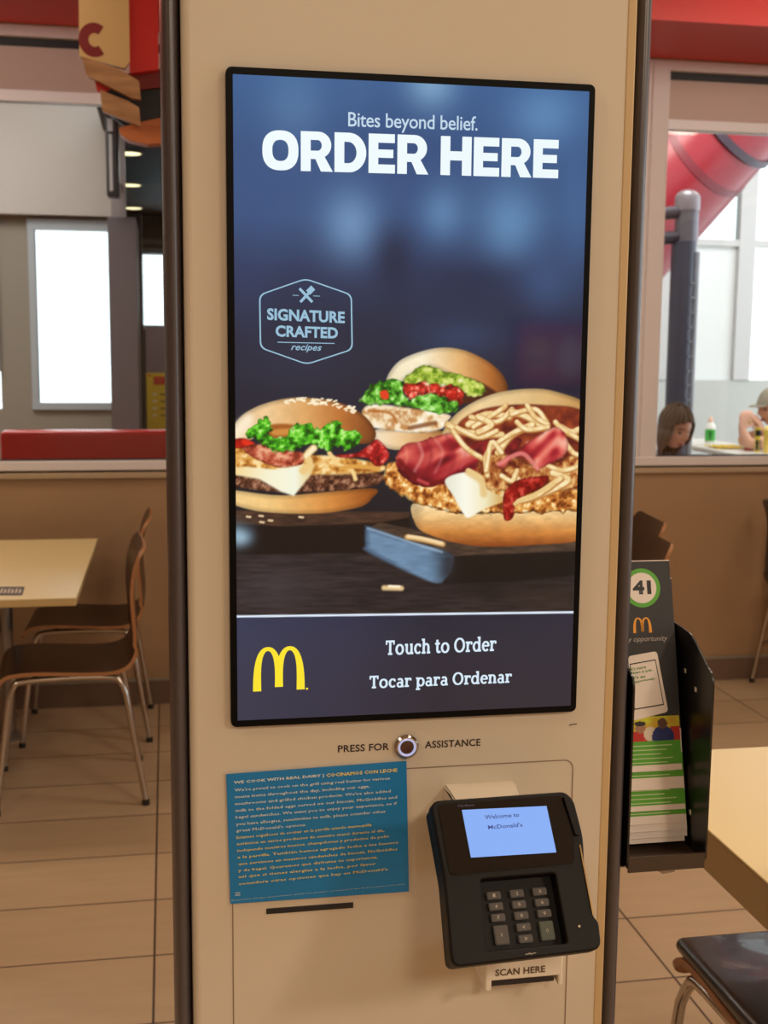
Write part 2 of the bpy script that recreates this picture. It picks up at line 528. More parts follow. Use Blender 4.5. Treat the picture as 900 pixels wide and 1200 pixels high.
partition_window('window_2', 1.74, 4.2, [(1.74, 1.79), (1.79, 1.872), (4.12, 4.2)])

root = bpy.data.objects.new('window_8', None); COL.objects.link(root); root['kind'] = 'structure'; root.location = (4.2, -4.6, .75)
bm = bmesh.new()
for y in (-4.6, -3.22, -1.84, -.45, .93, 2.25): add_box(bm, (4.19, y, .75), (4.29, y + .05, 2.7), .004)
for z in (.75, 2.65): add_box(bm, (4.19, -4.6, z), (4.29, 2.3, z + .05), .004)
finish('window_frame', bm, M_frame, root)
bm = bmesh.new(); add_box(bm, (4.24, -4.56, .79), (4.246, 2.26, 2.66)); finish('glass_pane', bm, M_glass, root)

# ---- far dining room, seen through the left glass
FY = 7.0
M_fwall = mat('far_grey_wall', (150, 140, 126), .7, noise=.04)
M_fupper = mat('far_upper_wall', (196, 186, 178), .7)
M_mull = mat('far_window_frame', (178, 184, 190), .4)
M_col = mat('dark_column', (104, 94, 98), .5)
wx0, wx1, wz0, wz1 = -1.165, -.62, 1.085, 2.335
w2 = -1.365
bm = bmesh.new()
for lo, hi in (((-4.2, 0), (-2.0, 2.36)), ((-2.0, 0), (w2, wz0)), ((-2.0, wz1), (w2, 2.36)), ((w2, 0), (wx0, 2.36)), ((wx0, 0), (wx1, wz0)), ((wx0, wz1), (wx1, 2.36))):
    add_box(bm, (lo[0], FY, lo[1]), (hi[0], FY + .15, hi[1]))
structure(finish('wall_far', bm, M_fwall))
shell('wall_far_upper', (-4.2, FY - .1, 2.355), (-.62, FY + .15, 3.6), M_fupper)
shell('wall_far_left', (-4.3, 3.81, 0), (-4.2, FY + .15, 3.6), M_fwall)
def outer_window(name, x0, x1, z0, z1, y):
    root = bpy.data.objects.new(name, None); COL.objects.link(root); root['kind'] = 'structure'; root.location = (x0, y, z0)
    bm = bmesh.new(); f = .045
    add_box(bm, (x0 + .001, y - .027, z0 + .001), (x0 + f, y + .057, z1 - .001)); add_box(bm, (x1 - f * .5, y - .027, z0 + .001), (x1 - .001, y + .057, z1 - .001))
    add_box(bm, (x0, y - .03, z0), (x1, y + .06, z0 + f)); add_box(bm, (x0, y - .03, z1 - f * 1.5), (x1, y + .06, z1))
    finish('window_frame', bm, M_mull, root)
    bm = bmesh.new(); add_box(bm, (x0 + f, y + .02, z0 + f), (x1 - f * .5, y + .026, z1 - f)); finish('glass_pane', bm, M_glass, root)
outer_window('window_3', wx0, wx1, wz0, wz1, FY)
outer_window('window_4', -2.0, w2, wz0 + .25, wz1, FY)
shell('wall_far_column', (-.62, 6.3, 0), (-.452, FY + .15, 2.29), M_col)
shell('wall_far_post', (-.60, 6.5, 2.28), (-.515, 6.6, 3.6), mat('column_top', (150, 138, 138), .5))
# deeper, dark part of that room with a line of round ceiling lights and a window with a slatted blind
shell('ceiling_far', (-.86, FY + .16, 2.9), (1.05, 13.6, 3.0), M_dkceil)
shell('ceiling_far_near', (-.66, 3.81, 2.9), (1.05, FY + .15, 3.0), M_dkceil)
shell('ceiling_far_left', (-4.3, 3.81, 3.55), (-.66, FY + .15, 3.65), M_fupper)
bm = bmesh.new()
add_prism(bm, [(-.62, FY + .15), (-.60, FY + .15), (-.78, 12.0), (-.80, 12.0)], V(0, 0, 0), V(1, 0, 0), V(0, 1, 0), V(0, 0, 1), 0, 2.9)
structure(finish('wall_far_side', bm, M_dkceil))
shell('wall_far_dark', (-.52, 7.6, 0), (-.44, 7.75, 2.45), M_dark)
shell('wall_divider', (1.05, 3.81, 0), (1.15, 13.6, 4.3), M_fupper)
bm = bmesh.new()
add_box(bm, (-.8, 12.0, 0), (1.1, 12.1, 1.7)); add_box(bm, (-.8, 12.0, 2.57), (1.1, 12.1, 3.0)); add_box(bm, (-.8, 12.0, 1.7), (-.56, 12.1, 2.57)); add_box(bm, (.4, 12.0, 1.7), (1.1, 12.1, 2.57))
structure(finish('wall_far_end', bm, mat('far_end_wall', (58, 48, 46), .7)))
outer_window('window_5', -.56, .4, 1.7, 2.57, 12.03)

# ---- play area, seen through the right glass
PF = .18
PB = 8.8
M_white = mat('white_panel', (222, 226, 226), .5)
shell('floor_play_area', (1.15, 3.81, 0), (7.2, PB + .1, PF), mat('play_floor', (170, 160, 150), .5))
shell('ceiling_play_area', (1.15, 3.81, 4.3), (7.2, PB + .1, 4.4), M_white)
shell('wall_play_left', (1.15, PB, 0), (4.02, PB + .1, 4.3), siding_mat())
bm = bmesh.new()
add_box(bm, (4.02, PB, 0), (7.2, PB + .1, 1.26)); add_box(bm, (4.02, PB, 3.6), (7.2, PB + .1, 4.3))
structure(finish('wall_play_back', bm, mat('play_low_wall', (196, 200, 196), .6)))
bm = bmesh.new()
for x, w in ((4.02, .1), (4.74, .16), (5.7, .1), (6.9, .1)): add_box(bm, (x, PB - .02, 1.26), (x + w, PB + .08, 3.6), .006)
add_box(bm, (4.02, PB - .016, 2.44), (7.2, PB + .06, 2.5), .004)
structure(finish('trim_3', bm, mat('play_mullion', (205, 206, 206), .5)))
bm = bmesh.new(); add_box(bm, (4.1, PB + .03, 1.26), (4.76, PB + .05, 2.44))
structure(finish('window_6', bm, mat('frosted_panel', (235, 240, 240), .5)))
bm = bmesh.new(); add_box(bm, (4.9, PB + .03, 1.26), (7.0, PB + .036, 3.6)); add_box(bm, (4.12, PB + .03, 2.5), (4.74, PB + .036, 3.6))
structure(finish('window_7', bm, M_glass))

# ------------------------------------------------------------------ picture on the kiosk display
SZ = 1.432947                                                   # height of the screen's centre
SW, SH = .4065, .7265
class Canvas:
    def __init__(s, X, Y):
        s.X = X; s.Y = Y; s.c = np.zeros((len(X), 3))
    def sel(s, x0, x1, y0, y1):
        return np.nonzero((s.X > x0) & (s.X < x1) & (s.Y > y0) & (s.Y < y1))[0]
    def mix(s, i, col, a):
        a = np.clip(a, 0, 1)[:, None]
        s.c[i] = s.c[i] * (1 - a) + col * a
def vnoise(x, y, sc, seed=0):
    x = x / sc + seed * 17.3; y = y / sc + seed * 9.1
    xi = np.floor(x); yi = np.floor(y); fx = x - xi; fy = y - yi
    fx = fx * fx * (3 - 2 * fx); fy = fy * fy * (3 - 2 * fy)
    h = lambda a, b: np.modf(np.abs(np.sin(a * 127.1 + b * 311.7 + seed * 3.7) * 43758.5453))[0]
    return (h(xi, yi) * (1 - fx) + h(xi + 1, yi) * fx) * (1 - fy) + (h(xi, yi + 1) * (1 - fx) + h(xi + 1, yi + 1) * fx) * fy
def fbm(x, y, sc, seed=0):
    return .55 * vnoise(x, y, sc, seed) + .3 * vnoise(x, y, sc / 2, seed + 1) + .15 * vnoise(x, y, sc / 4, seed + 2)
def sstep(a, b, x):
    t = np.clip((x - a) / (b - a), 0, 1); return t * t * (3 - 2 * t)
def closed(pts, n=6):
    out = []; k = len(pts); P = [np.array(p, float) for p in pts]
    for i in range(k):
        a, b, c, d = P[i - 1], P[i], P[(i + 1) % k], P[(i + 2) % k]
        for j in range(n):
            t = j / n
            out.append(.5 * (2 * b + (c - a) * t + (2 * a - 5 * b + 4 * c - d) * t * t + (3 * b - a - 3 * c + d) * t ** 3))
    return np.array(out)
def sdist(x, y, poly):
    d = np.full(len(x), 1e9); ins = np.zeros(len(x), bool)
    k = len(poly)
    for i in range(k):
        ax, ay = poly[i]; bx, by = poly[(i + 1) % k]
        ex, ey = bx - ax, by - ay; L = ex * ex + ey * ey + 1e-9
        t = np.clip(((x - ax) * ex + (y - ay) * ey) / L, 0, 1)
        d = np.minimum(d, (x - ax - t * ex) ** 2 + (y - ay - t * ey) ** 2)
        if (ay > by) != (ay < by) or ay != by:
            cr = ((ay > y) != (by > y)) & (x < (bx - ax) * (y - ay) / (by - ay + 1e-12) + ax)
            ins ^= cr
    d = np.sqrt(d)
    return np.where(ins, -d, d)
C255 = lambda c: np.array(c, float) / 255

def paint_display(X, Y):
    cv = Canvas(X, Y)
    # crops of the photograph used as drawing frames: scale and offset
    def L6(p): return (260 + p[0] / 4.0909, 400 + p[1] / 4.0909)
    def L7(p): return (420 + p[0] / 3.3333, 390 + p[1] / 3.3333)
    def fill(pts, c, tf=None, soft=1.2, alpha=1, curve=True, rough=0, rs=4, seed=0):
        q = [tf(p) for p in pts] if tf else pts
        poly = closed(q) if curve else np.array(q, float)
        pad = soft * 2 + rough + 2
        i = cv.sel(poly[:, 0].min() - pad, poly[:, 0].max() + pad, poly[:, 1].min() - pad, poly[:, 1].max() + pad)
        x, y = cv.X[i], cv.Y[i]
        d = sdist(x, y, poly)
        if rough: d = d + (vnoise(x, y, rs, seed) - .5) * 2 * rough
        col = c(x, y, d) if callable(c) else np.broadcast_to(C255(c), (len(i), 3))
        cv.mix(i, col, alpha * sstep(soft, -soft, d))
    def line(pts, w, c, tf=None, soft=1.0, alpha=1):
        q = np.array([tf(p) for p in pts] if tf else pts, float)
        if len(q) > 2: q = np.array([(v.x, v.y) for v in smooth_path([(a, b, 0) for a, b in q], 5)])
        i = cv.sel(q[:, 0].min() - w - 3, q[:, 0].max() + w + 3, q[:, 1].min() - w - 3, q[:, 1].max() + w + 3)
        x, y = cv.X[i], cv.Y[i]; d = np.full(len(i), 1e9)
        for (ax, ay), (bx, by) in zip(q, q[1:]):
            ex, ey = bx - ax, by - ay; LL = ex * ex + ey * ey + 1e-9
            t = np.clip(((x - ax) * ex + (y - ay) * ey) / LL, 0, 1)
            d = np.minimum(d, np.hypot(x - ax - t * ex, y - ay - t * ey))
        d = d - w / 2
        col = c(x, y, d) if callable(c) else np.broadcast_to(C255(c), (len(i), 3))
        cv.mix(i, col, alpha * sstep(soft, -soft, d))
    def blob(cx, cy, rx, ry, c, a):
        i = cv.sel(cx - 3 * rx, cx + 3 * rx, cy - 3 * ry, cy + 3 * ry)
        cv.mix(i, C255(c), a * np.exp(-((cv.X[i] - cx) / rx) ** 2 - ((cv.Y[i] - cy) / ry) ** 2))
    def ramp(t, stops):
        t = np.clip(t, 0, 1)
        xs = [s[0] for s in stops]
        return np.stack([np.interp(t, xs, [s[1][k] / 255 for s in stops]) for k in range(3)], 1)
    # backdrop: soft blue-grey, darkening downwards
    cv.c = ramp((Y - 85) / 560, [(0, (64, 98, 146)), (.16, (56, 84, 130)), (.30, (56, 84, 128)), (.42, (40, 54, 86)), (.55, (32, 38, 58)), (.72, (32, 34, 48)), (1, (24, 22, 26))])
    for b in ((345, 120, 38, 50, (92, 130, 172), .6), (505, 96, 30, 34, (136, 176, 208), .85), (640, 135, 45, 40, (104, 150, 196), .7), (420, 100, 25, 40, (72, 104, 150), .5),
              (412, 262, 34, 44, (118, 156, 196), .8), (518, 248, 26, 34, (96, 138, 182), .8), (598, 262, 38, 48, (100, 146, 190), .8), (462, 305, 22, 40, (26, 34, 58), .7),
              (300, 250, 30, 60, (52, 82, 130), .5), (560, 330, 60, 22, (30, 42, 70), .6), (470, 180, 60, 60, (48, 72, 116), .35), (675, 240, 22, 90, (66, 104, 152), .6),
              (640, 330, 30, 40, (62, 92, 140), .6), (350, 420, 70, 40, (48, 52, 76), .5), (290, 330, 26, 60, (44, 58, 96), .5), (540, 395, 60, 24, (54, 80, 124), .5), (630, 420, 40, 40, (66, 50, 74), .45)):
        blob(*b)
    # table top
    i = cv.sel(0, 900, 590, 730)
    n = fbm(X[i] * .12, Y[i], 3, 3)
    cv.mix(i, ramp(n, [(0, (24, 20, 21)), (1, (62, 52, 52))]), sstep(600, 650, Y[i]))
    blob(320, 690, 60, 30, (74, 68, 76), .45); blob(590, 690, 90, 14, (22, 18, 18), .6); blob(640, 700, 60, 14, (64, 50, 42), .5)
    # rear board
    fill([(255, 598), (480, 600), (480, 612), (440, 615), (330, 617), (255, 613)], lambda x, y, d: ramp(fbm(x * .2, y, 3, 5), [(0, (44, 30, 24)), (1, (92, 62, 46))]), curve=False)
    fill([(255, 613), (330, 617), (440, 613), (480, 606), (480, 636), (430, 648), (270, 650), (255, 648)], (22, 16, 15), curve=False, soft=2)
    blob(277, 628, 12, 14, (150, 190, 215), .8); blob(292, 628, 9, 12, (96, 124, 150), .5)
    # front board
    fill([(429, 620), (445, 612), (530, 630), (690, 630), (690, 648), (520, 655), (500, 648)], lambda x, y, d: ramp(fbm(x * .2, y, 3, 8), [(0, (46, 34, 28)), (1, (98, 76, 60))]), curve=False)
    fill([(520, 652), (690, 645), (690, 672), (600, 682), (520, 684)], (20, 17, 17), curve=False, soft=2)
    fill([(428, 620), (433, 617), (480, 634), (527, 648), (530, 664), (522, 678), (505, 682), (432, 648), (428, 638)], lambda x, y, d: ramp(sstep(428, 530, x) * .5 + .5 * sstep(0, -9, d), [(0, (70, 92, 118)), (.5, (112, 142, 172)), (1, (104, 136, 166))]) * (.86 + .2 * fbm(x * .3, y, 4, 9) - .45 * sstep(498, 530, x))[:, None], soft=2.4)
    line([(431, 619), (480, 635), (518, 647)], 2.0, (170, 198, 220), soft=1.8, alpha=.7); blob(526, 664, 9, 16, (40, 40, 46), .75)
    blob(284, 630, 9, 9, (176, 208, 226), .6)
    # ---- shading helpers
    def bun(x0, x1, stops, ey=0):
        def f(x, y, d):
            t = (x - x0) / (x1 - x0)
            c = ramp(t, stops)
            c = c * (.80 + .20 * sstep(0, -7, d))[:, None] * (.96 + .08 * fbm(x, y, 9, 2))[:, None]
            return c
        return f
    def tex(stops, sc, seed=1, edge=.25, er=3):
        def f(x, y, d):
            c = ramp(np.clip((fbm(x, y, sc, seed) - .25) * 2, 0, 1), stops)
            return c * (1 - edge + edge * sstep(0, -er, d))[:, None]
        return f
    green = [(0, (24, 70, 12)), (.35, (62, 136, 28)), (.7, (120, 198, 66)), (1, (190, 236, 150))]
    gold = [(0, (150, 84, 26)), (.5, (222, 160, 76)), (1, (250, 222, 160))]
    crisp = [(0, (120, 58, 18)), (.4, (200, 122, 50)), (.75, (236, 180, 100)), (1, (255, 232, 176))]
    # ---- sandwich at the back
    fill([(62, 380), (180, 372), (330, 385), (345, 420), (310, 440), (160, 458), (85, 440), (60, 410)], bun(435, 525, [(0, (250, 234, 206)), (.45, (230, 190, 136)), (1, (176, 110, 56))]), L7)
    fill([(15, 300), (60, 278), (180, 290), (350, 318), (345, 350), (320, 378), (220, 392), (60, 372), (20, 345)], tex([(0, (196, 140, 86)), (.4, (240, 214, 172)), (1, (255, 246, 226))], 9, 4), L7)
    line([(40, 305), (120, 312), (150, 350)], 3, (176, 102, 40), L7, 1.5, .8); line([(200, 372), (300, 352)], 5, (120, 66, 30), L7, 2, .8)
    fill([(108, 215), (118, 160), (175, 100), (300, 60), (405, 66), (500, 108), (560, 160), (584, 215), (562, 245), (480, 235), (400, 190), (280, 135), (190, 178), (140, 225)],
         bun(452, 596, [(0, (240, 226, 190)), (.3, (250, 238, 206)), (.6, (226, 178, 116)), (.85, (176, 106, 48)), (1, (116, 64, 26))]), L7)
    fill([(350, 190), (440, 180), (540, 232), (520, 250), (400, 280), (340, 250)], (74, 34, 22), L7, 2.5)
    fill([(175, 190), (210, 150), (270, 128), (340, 150), (400, 165), (470, 190), (500, 230), (440, 250), (380, 210), (250, 215), (190, 215)], tex([(0, (98, 128, 28)), (.5, (168, 194, 66)), (1, (222, 226, 130))], 6, 7), L7, rough=1.5)
    fill([(172, 205), (230, 195), (300, 200), (380, 210), (410, 245), (395, 285), (300, 275), (200, 255), (172, 235)], tex([(0, (84, 14, 10)), (.45, (176, 34, 24)), (.7, (226, 70, 52)), (1, (252, 176, 150))], 7, 10), L7, rough=2.5, rs=6)
    for k, (a, b, r) in enumerate(((298, 214, 22), (365, 236, 26), (212, 240, 20), (250, 222, 12))):
        fill([(a - r, b - 9), (a - 3, b - r * .7), (a + r, b - 8), (a + r * .6, b + r * .9), (a - r * .7, b + r * .7)], tex([(0, (176, 26, 18)), (.6, (222, 56, 42)), (1, (250, 150, 126))], 5, 10 + k), L7, rough=1.2)
    for (a, b) in ((330, 205), (268, 200), (240, 250), (400, 185)): blob(420 + a / 3.333, 390 + b / 3.333, 3, 2.2, (244, 238, 196), .9)
    fill([(12, 272), (30, 225), (70, 196), (130, 180), (178, 190), (170, 225), (200, 262), (250, 245), (300, 240), (350, 262), (392, 270), (385, 305), (330, 318), (240, 296), (170, 288), (90, 280)], tex(green, 6, 11), L7, rough=2.5, rs=5)
    fill([(85, 230), (112, 226), (118, 256), (92, 258)], (222, 62, 32), L7)
    # ---- sandwich on the left
    fill([(30, 712), (300, 738), (715, 704), (718, 755), (650, 798), (450, 826), (200, 818), (60, 785), (30, 760)], bun(272, 436, [(0, (246, 208, 142)), (.3, (240, 196, 124)), (.7, (214, 140, 66)), (1, (150, 78, 26))]), L6)
    fill([(40, 650), (180, 640), (420, 630), (640, 620), (765, 625), (768, 668), (700, 700), (460, 722), (260, 722), (60, 694)], tex([(0, (52, 26, 18)), (.5, (106, 62, 42)), (1, (178, 130, 100))], 5, 21), L6)
    fill([(40, 470), (60, 400), (110, 345), (200, 300), (330, 271), (470, 276), (580, 300), (672, 348), (722, 402), (738, 452), (700, 490), (560, 482), (400, 446), (240, 428), (120, 480), (40, 490)],
         bun(272, 440, [(0, (238, 206, 160)), (.25, (238, 200, 148)), (.5, (220, 166, 102)), (.75, (190, 116, 54)), (1, (118, 62, 26))]), L6)
    fill([(40, 440), (80, 380), (130, 350), (150, 380), (110, 440), (60, 480)], (252, 240, 214), L6, 6, .8)
    fill([(230, 402), (350, 402), (360, 450), (240, 462)], (164, 92, 36), L6, 2)
    fill([(250, 424), (350, 420), (350, 444), (250, 450)], (206, 140, 64), L6, 2)
    rs = np.random.RandomState(4)
    for k in range(64):
        a = rs.uniform(300, 640); b = 268 + ((a - 430) / 210) ** 2 * 48 + rs.uniform(0, 34) * (1 if a > 380 else .5)
        p = L6((a, b)); line([p, (p[0] + rs.uniform(1.5, 3.2), p[1] + rs.uniform(-1, 1.2))], 2.0, (255, 240, 206), None, .8, .9)
    fill([(40, 520), (120, 500), (400, 540), (560, 550), (770, 590), (765, 625), (560, 640), (300, 640), (60, 640), (36, 600)], tex(gold, 8, 23), L6)
    fill([(30, 478), (100, 464), (158, 488), (130, 508), (50, 512), (30, 500)], tex([(0, (140, 10, 6)), (1, (226, 46, 26))], 8, 24), L6)
    fill([(105, 508), (205, 492), (300, 520), (392, 535), (385, 588), (300, 606), (225, 592), (130, 545)], tex([(0, (112, 34, 20)), (.5, (186, 84, 58)), (1, (236, 168, 132))], 7, 25), L6)
    fill([(545, 545), (640, 535), (700, 500), (745, 470), (795, 520), (798, 565), (745, 602), (690, 560), (580, 558)], tex([(0, (108, 8, 12)), (.5, (190, 32, 34)), (1, (240, 130, 110))], 8, 26), L6)
    fill([(40, 604), (120, 600), (250, 614), (452, 585), (420, 650), (345, 742), (285, 722), (180, 662), (60, 640)], lambda x, y, d: ramp((x - 275) / 95, [(0, (244, 214, 150)), (.4, (246, 240, 208)), (.75, (242, 244, 222)), (1, (226, 190, 112))]), L6, curve=False, soft=2)
    line([(440, 512), (410, 545), (420, 590), (390, 620)], 9, (236, 200, 132), L6, 2); line([(440, 512), (405, 548)], 5, (252, 236, 196), L6, 2)
    line([(515, 535), (560, 590), (620, 615), (640, 660)], 5, (244, 208, 138), L6, 1.5); line([(570, 610), (640, 600), (750, 610)], 5, (220, 160, 74), L6, 1.5)
    fill([(112, 455), (170, 385), (222, 362), (240, 410), (226, 452), (300, 458), (350, 402), (425, 396), (470, 418), (550, 370), (582, 420), (650, 430), (662, 470), (604, 524), (560, 502), (500, 524), (440, 492), (380, 502), (322, 528), (230, 522), (190, 482)],
         tex([(0, (18, 66, 8)), (.4, (58, 150, 22)), (.7, (104, 206, 44)), (1, (184, 240, 130))], 6, 27), L6, rough=2.5, rs=4)
    for (a, b) in ((120, 840), (180, 836), (225, 858), (184, 866), (372, 842)):
        p = L6((a, b)); line([p, (p[0] + 4, p[1] + .5)], 2.6, (226, 196, 156))
    # ---- sandwich on the right
    fill([(325, 402), (368, 330), (450, 270), (560, 230), (700, 218), (800, 238), (880, 272), (880, 330), (700, 300), (560, 305), (450, 350), (390, 380)],
         bun(520, 685, [(0, (226, 190, 130)), (.3, (240, 210, 156)), (.7, (222, 184, 124)), (1, (196, 146, 84))]), L7)
    fill([(385, 372), (450, 312), (560, 285), (720, 282), (880, 312), (880, 480), (600, 520), (430, 480)], tex([(0, (92, 26, 20)), (1, (156, 66, 34))], 14, 31), L7, 2)
    fill([(212, 668), (300, 680), (400, 706), (600, 700), (880, 676), (880, 800), (700, 828), (450, 832), (265, 784), (215, 730)],
         lambda x, y, d: ramp((y - 590) / 52, [(0, (250, 222, 172)), (.3, (236, 192, 128)), (.65, (204, 132, 62)), (1, (128, 58, 18))]) * (.9 + .2 * fbm(x, y * 2, 10, 6))[:, None] * (.8 + .2 * sstep(484, 500, x))[:, None], L7)
    fill([(97, 560), (112, 510), (170, 500), (250, 560), (420, 580), (600, 600), (700, 560), (880, 520), (880, 680), (640, 704), (400, 704), (250, 672), (120, 612)], tex(crisp, 6, 33, .4, 4), L7, rough=2.5, rs=5)
    fill([(145, 495), (175, 442), (230, 425), (370, 393), (432, 450), (492, 505), (470, 556), (330, 588), (250, 602), (170, 560)],
         lambda x, y, d: ramp(np.clip(.5 + .9 * (vnoise(x * .55 + y * .9, y * .35 - x * .2, 8, 35) - .5) + (490 - y * 0 - 490 + (y - 530) * -.012), 0, 1), [(0, (92, 8, 22)), (.4, (160, 32, 42)), (.7, (216, 96, 84)), (1, (248, 190, 168))]) * (.75 + .25 * sstep(0, -4, d))[:, None], L7, rough=1.2)
    for pts_, w_, c_, al in (([(235, 430), (250, 480), (220, 540)], 6, (250, 206, 184), .75), ([(300, 415), (330, 470), (300, 545)], 5, (238, 168, 150), .7), ([(185, 450), (190, 490), (175, 530)], 5, (244, 160, 120), .7),
                         ([(375, 400), (420, 460), (400, 530)], 5, (200, 90, 96), .7), ([(265, 425), (285, 480), (262, 560)], 7, (120, 16, 34), .6), ([(345, 405), (375, 480), (352, 560)], 6, (128, 18, 36), .6)):
        line(pts_, w_ * .5, c_, L7, 2.8, al * .6)
    line([(660, 430), (690, 470), (720, 520)], 3, (246, 196, 178), L7, 2.2, .7); line([(730, 395), (760, 430), (790, 480)], 3, (244, 190, 170), L7, 2.2, .7)
    line([(160, 500), (250, 588), (380, 568)], 6, (110, 14, 20), L7, 2, .8); line([(235, 575), (270, 590)], 4, (210, 80, 80), L7, 2, .8)
    fill([(430, 440), (560, 410), (640, 420), (580, 500), (540, 560), (480, 500)], tex([(0, (84, 14, 22)), (1, (150, 34, 36))], 8, 36), L7, 2)
    rs = np.random.RandomState(9)
    fill([(470, 500), (560, 470), (700, 520), (830, 480), (880, 500), (880, 600), (640, 620), (480, 600)], tex([(0, (96, 30, 18)), (.5, (170, 96, 44)), (1, (236, 190, 120))], 8, 51), L7, 2.5)
    # crisp onion strands
    strands = [((430, 360), (500, 320), (590, 330)), ((440, 330), (540, 350), (600, 300)), ((450, 370), (560, 300), (575, 285)), ((350, 360), (420, 390), (560, 400)), ((370, 385), (420, 450), (485, 492)), ((385, 372), (470, 410), (540, 385)),
               ((600, 310), (660, 330), (720, 370)), ((600, 320), (690, 300), (735, 350)), ((660, 285), (690, 330), (740, 360)), ((680, 360), (600, 400), (545, 470)), ((650, 372), (560, 420), (500, 480), (505, 560)), ((560, 470), (520, 430), (500, 540)),
               ((790, 370), (830, 390), (860, 380)), ((770, 350), (800, 380), (870, 420)), ((740, 520), (800, 540), (870, 520)), ((760, 550), (820, 580), (700, 640)), ((610, 560), (640, 600), (560, 640)), ((430, 540), (480, 570), (490, 620)), ((600, 660), (690, 640), (790, 570)), ((800, 420), (840, 470), (870, 480)), ((560, 560), (600, 580), (620, 540)), ((470, 330), (520, 360), (470, 390)), ((620, 350), (660, 380), (740, 370))]
    for k, s in enumerate(strands):
        w = 6.5 if k % 3 else 8.5
        line(s, w, (186, 128, 66), L7, 1.5); line([(a - 1, b - 3) for a, b in s], w * .70, lambda x, y, d, k=k: ramp(fbm(x, y, 6, k), [(0, (222, 176, 104)), (.6, (248, 226, 172)), (1, (255, 244, 214))]), L7, 1.4)
    fill([(545, 515), (600, 468), (640, 445), (705, 398), (782, 368), (822, 440), (790, 490), (750, 512), (700, 534), (680, 500), (640, 482), (600, 492), (570, 522)],
         lambda x, y, d: ramp(np.clip(.5 + .9 * (vnoise(x * .5 - y * .5, x * .8 + y * .8, 9, 41) - .5) + (x - 630) * .006, 0, 1), [(0, (104, 8, 22)), (.4, (176, 40, 50)), (.7, (224, 106, 92)), (1, (246, 178, 154))]) * (.78 + .22 * sstep(0, -4, d))[:, None], L7, rough=1)
    line([(548, 512), (610, 478), (650, 476), (700, 532)], 5, (236, 140, 128), L7, 1.5, .8)
    fill([(338, 575), (410, 545), (470, 560), (505, 612), (565, 640), (558, 662), (490, 690), (432, 722), (408, 704), (372, 640)], lambda x, y, d: ramp((x - 520) / 65, [(0, (226, 226, 206)), (.4, (250, 248, 232)), (.75, (240, 230, 190)), (1, (214, 178, 110))]), L7, 1.6)
    line([(430, 545), (480, 580), (490, 630)], 8, (226, 190, 120), L7, 2.5, .8)
    fill([(566, 640), (590, 600), (640, 570), (740, 562), (712, 605), (640, 640), (612, 660), (606, 715), (586, 734), (568, 722)], tex([(0, (104, 6, 6)), (.6, (160, 22, 18)), (1, (206, 70, 56))], 6, 43), L7)
    line([(610, 668), (700, 625), (760, 590)], 4, (232, 196, 132), L7, 1.5)
    # crumbs
    line([(190, 798), (240, 806), (330, 826)], 6, (206, 160, 100), L7, 1.5); line([(195, 795), (250, 803), (325, 822)], 4, (244, 214, 164), L7, 1.2)
    line([(100, 996), (168, 998)], 6, (222, 190, 138), L7, 1.8); line([(120, 990), (160, 992)], 3, (255, 238, 206), L7, 1.2)
    # footer band
    yb = 722.5 + (X - 272) * (717.5 - 722.5) / 396
    i = np.nonzero(Y > yb - 1)[0]
    cv.mix(i, ramp((X[i] - 270) / 400, [(0, (52, 58, 84)), (.35, (44, 48, 72)), (.6, (32, 36, 52)), (1, (38, 40, 56))]) * (1.0 - .12 * sstep(720, 840, Y[i]))[:, None], sstep(-1, 1, (Y - yb)[i]))
    i = np.nonzero(np.abs(Y - yb) < 4)[0]
    cv.mix(i, C255((225, 236, 250)), sstep(1.9, .7, np.abs(Y - yb)[i]))
    return np.clip(cv.c, 0, 1)

def display_mesh(nx, ny, x0, x1, z0, z1, y, painter, frame=None):
    xs = np.linspace(x0, x1, nx); zs = np.linspace(z0, z1, ny)
    gx, gz = np.meshgrid(xs, zs)
    P = np.stack([gx.ravel(), np.full(gx.size, y), gz.ravel()], 1)
    d = (P - CP) @ RM.T
    col = painter(d[:, 0] / d[:, 2] * F + 450, d[:, 1] / d[:, 2] * F + 600)
    return grid_mesh(P, nx, ny, col)

def grid_mesh(P, nx, ny, col):
    me = bpy.data.meshes.new('picture')
    me.vertices.add(len(P)); me.vertices.foreach_set('co', P.astype('f').ravel())
    a = (np.arange(ny - 1)[:, None] * nx + np.arange(nx - 1)[None]).ravel()
    q = np.stack([a, a + 1, a + 1 + nx, a + nx], 1)
    me.loops.add(q.size); me.loops.foreach_set('vertex_index', q.ravel().astype('i'))
    me.polygons.add(len(q)); me.polygons.foreach_set('loop_start', (np.arange(len(q)) * 4).astype('i'))
    me.update(calc_edges=True)
    l = np.where(col <= .04045, col / 12.92, ((col + .055) / 1.055) ** 2.4)
    at_ = me.color_attributes.new('picture', 'FLOAT_COLOR', 'POINT')
    at_.data.foreach_set('color', np.concatenate([l, np.ones((len(l), 1))], 1).astype('f').ravel())
    return me

def picture_mat(name, lit):
    m = bpy.data.materials.new(name); m.use_nodes = True
    nt = m.node_tree; b = nt.nodes['Principled BSDF']
    ca = nt.nodes.new('ShaderNodeVertexColor'); ca.layer_name = 'picture'
    if lit:
        b.inputs['Base Color'].default_value = (.004, .004, .005, 1)
        nt.links.new(ca.outputs[0], b.inputs['Emission Color']); b.inputs['Emission Strength'].default_value = 1
        b.inputs['Roughness'].default_value = .06
    else:
        nt.links.new(ca.outputs[0], b.inputs['Base Color']); b.inputs['Roughness'].default_value = .45
    return m

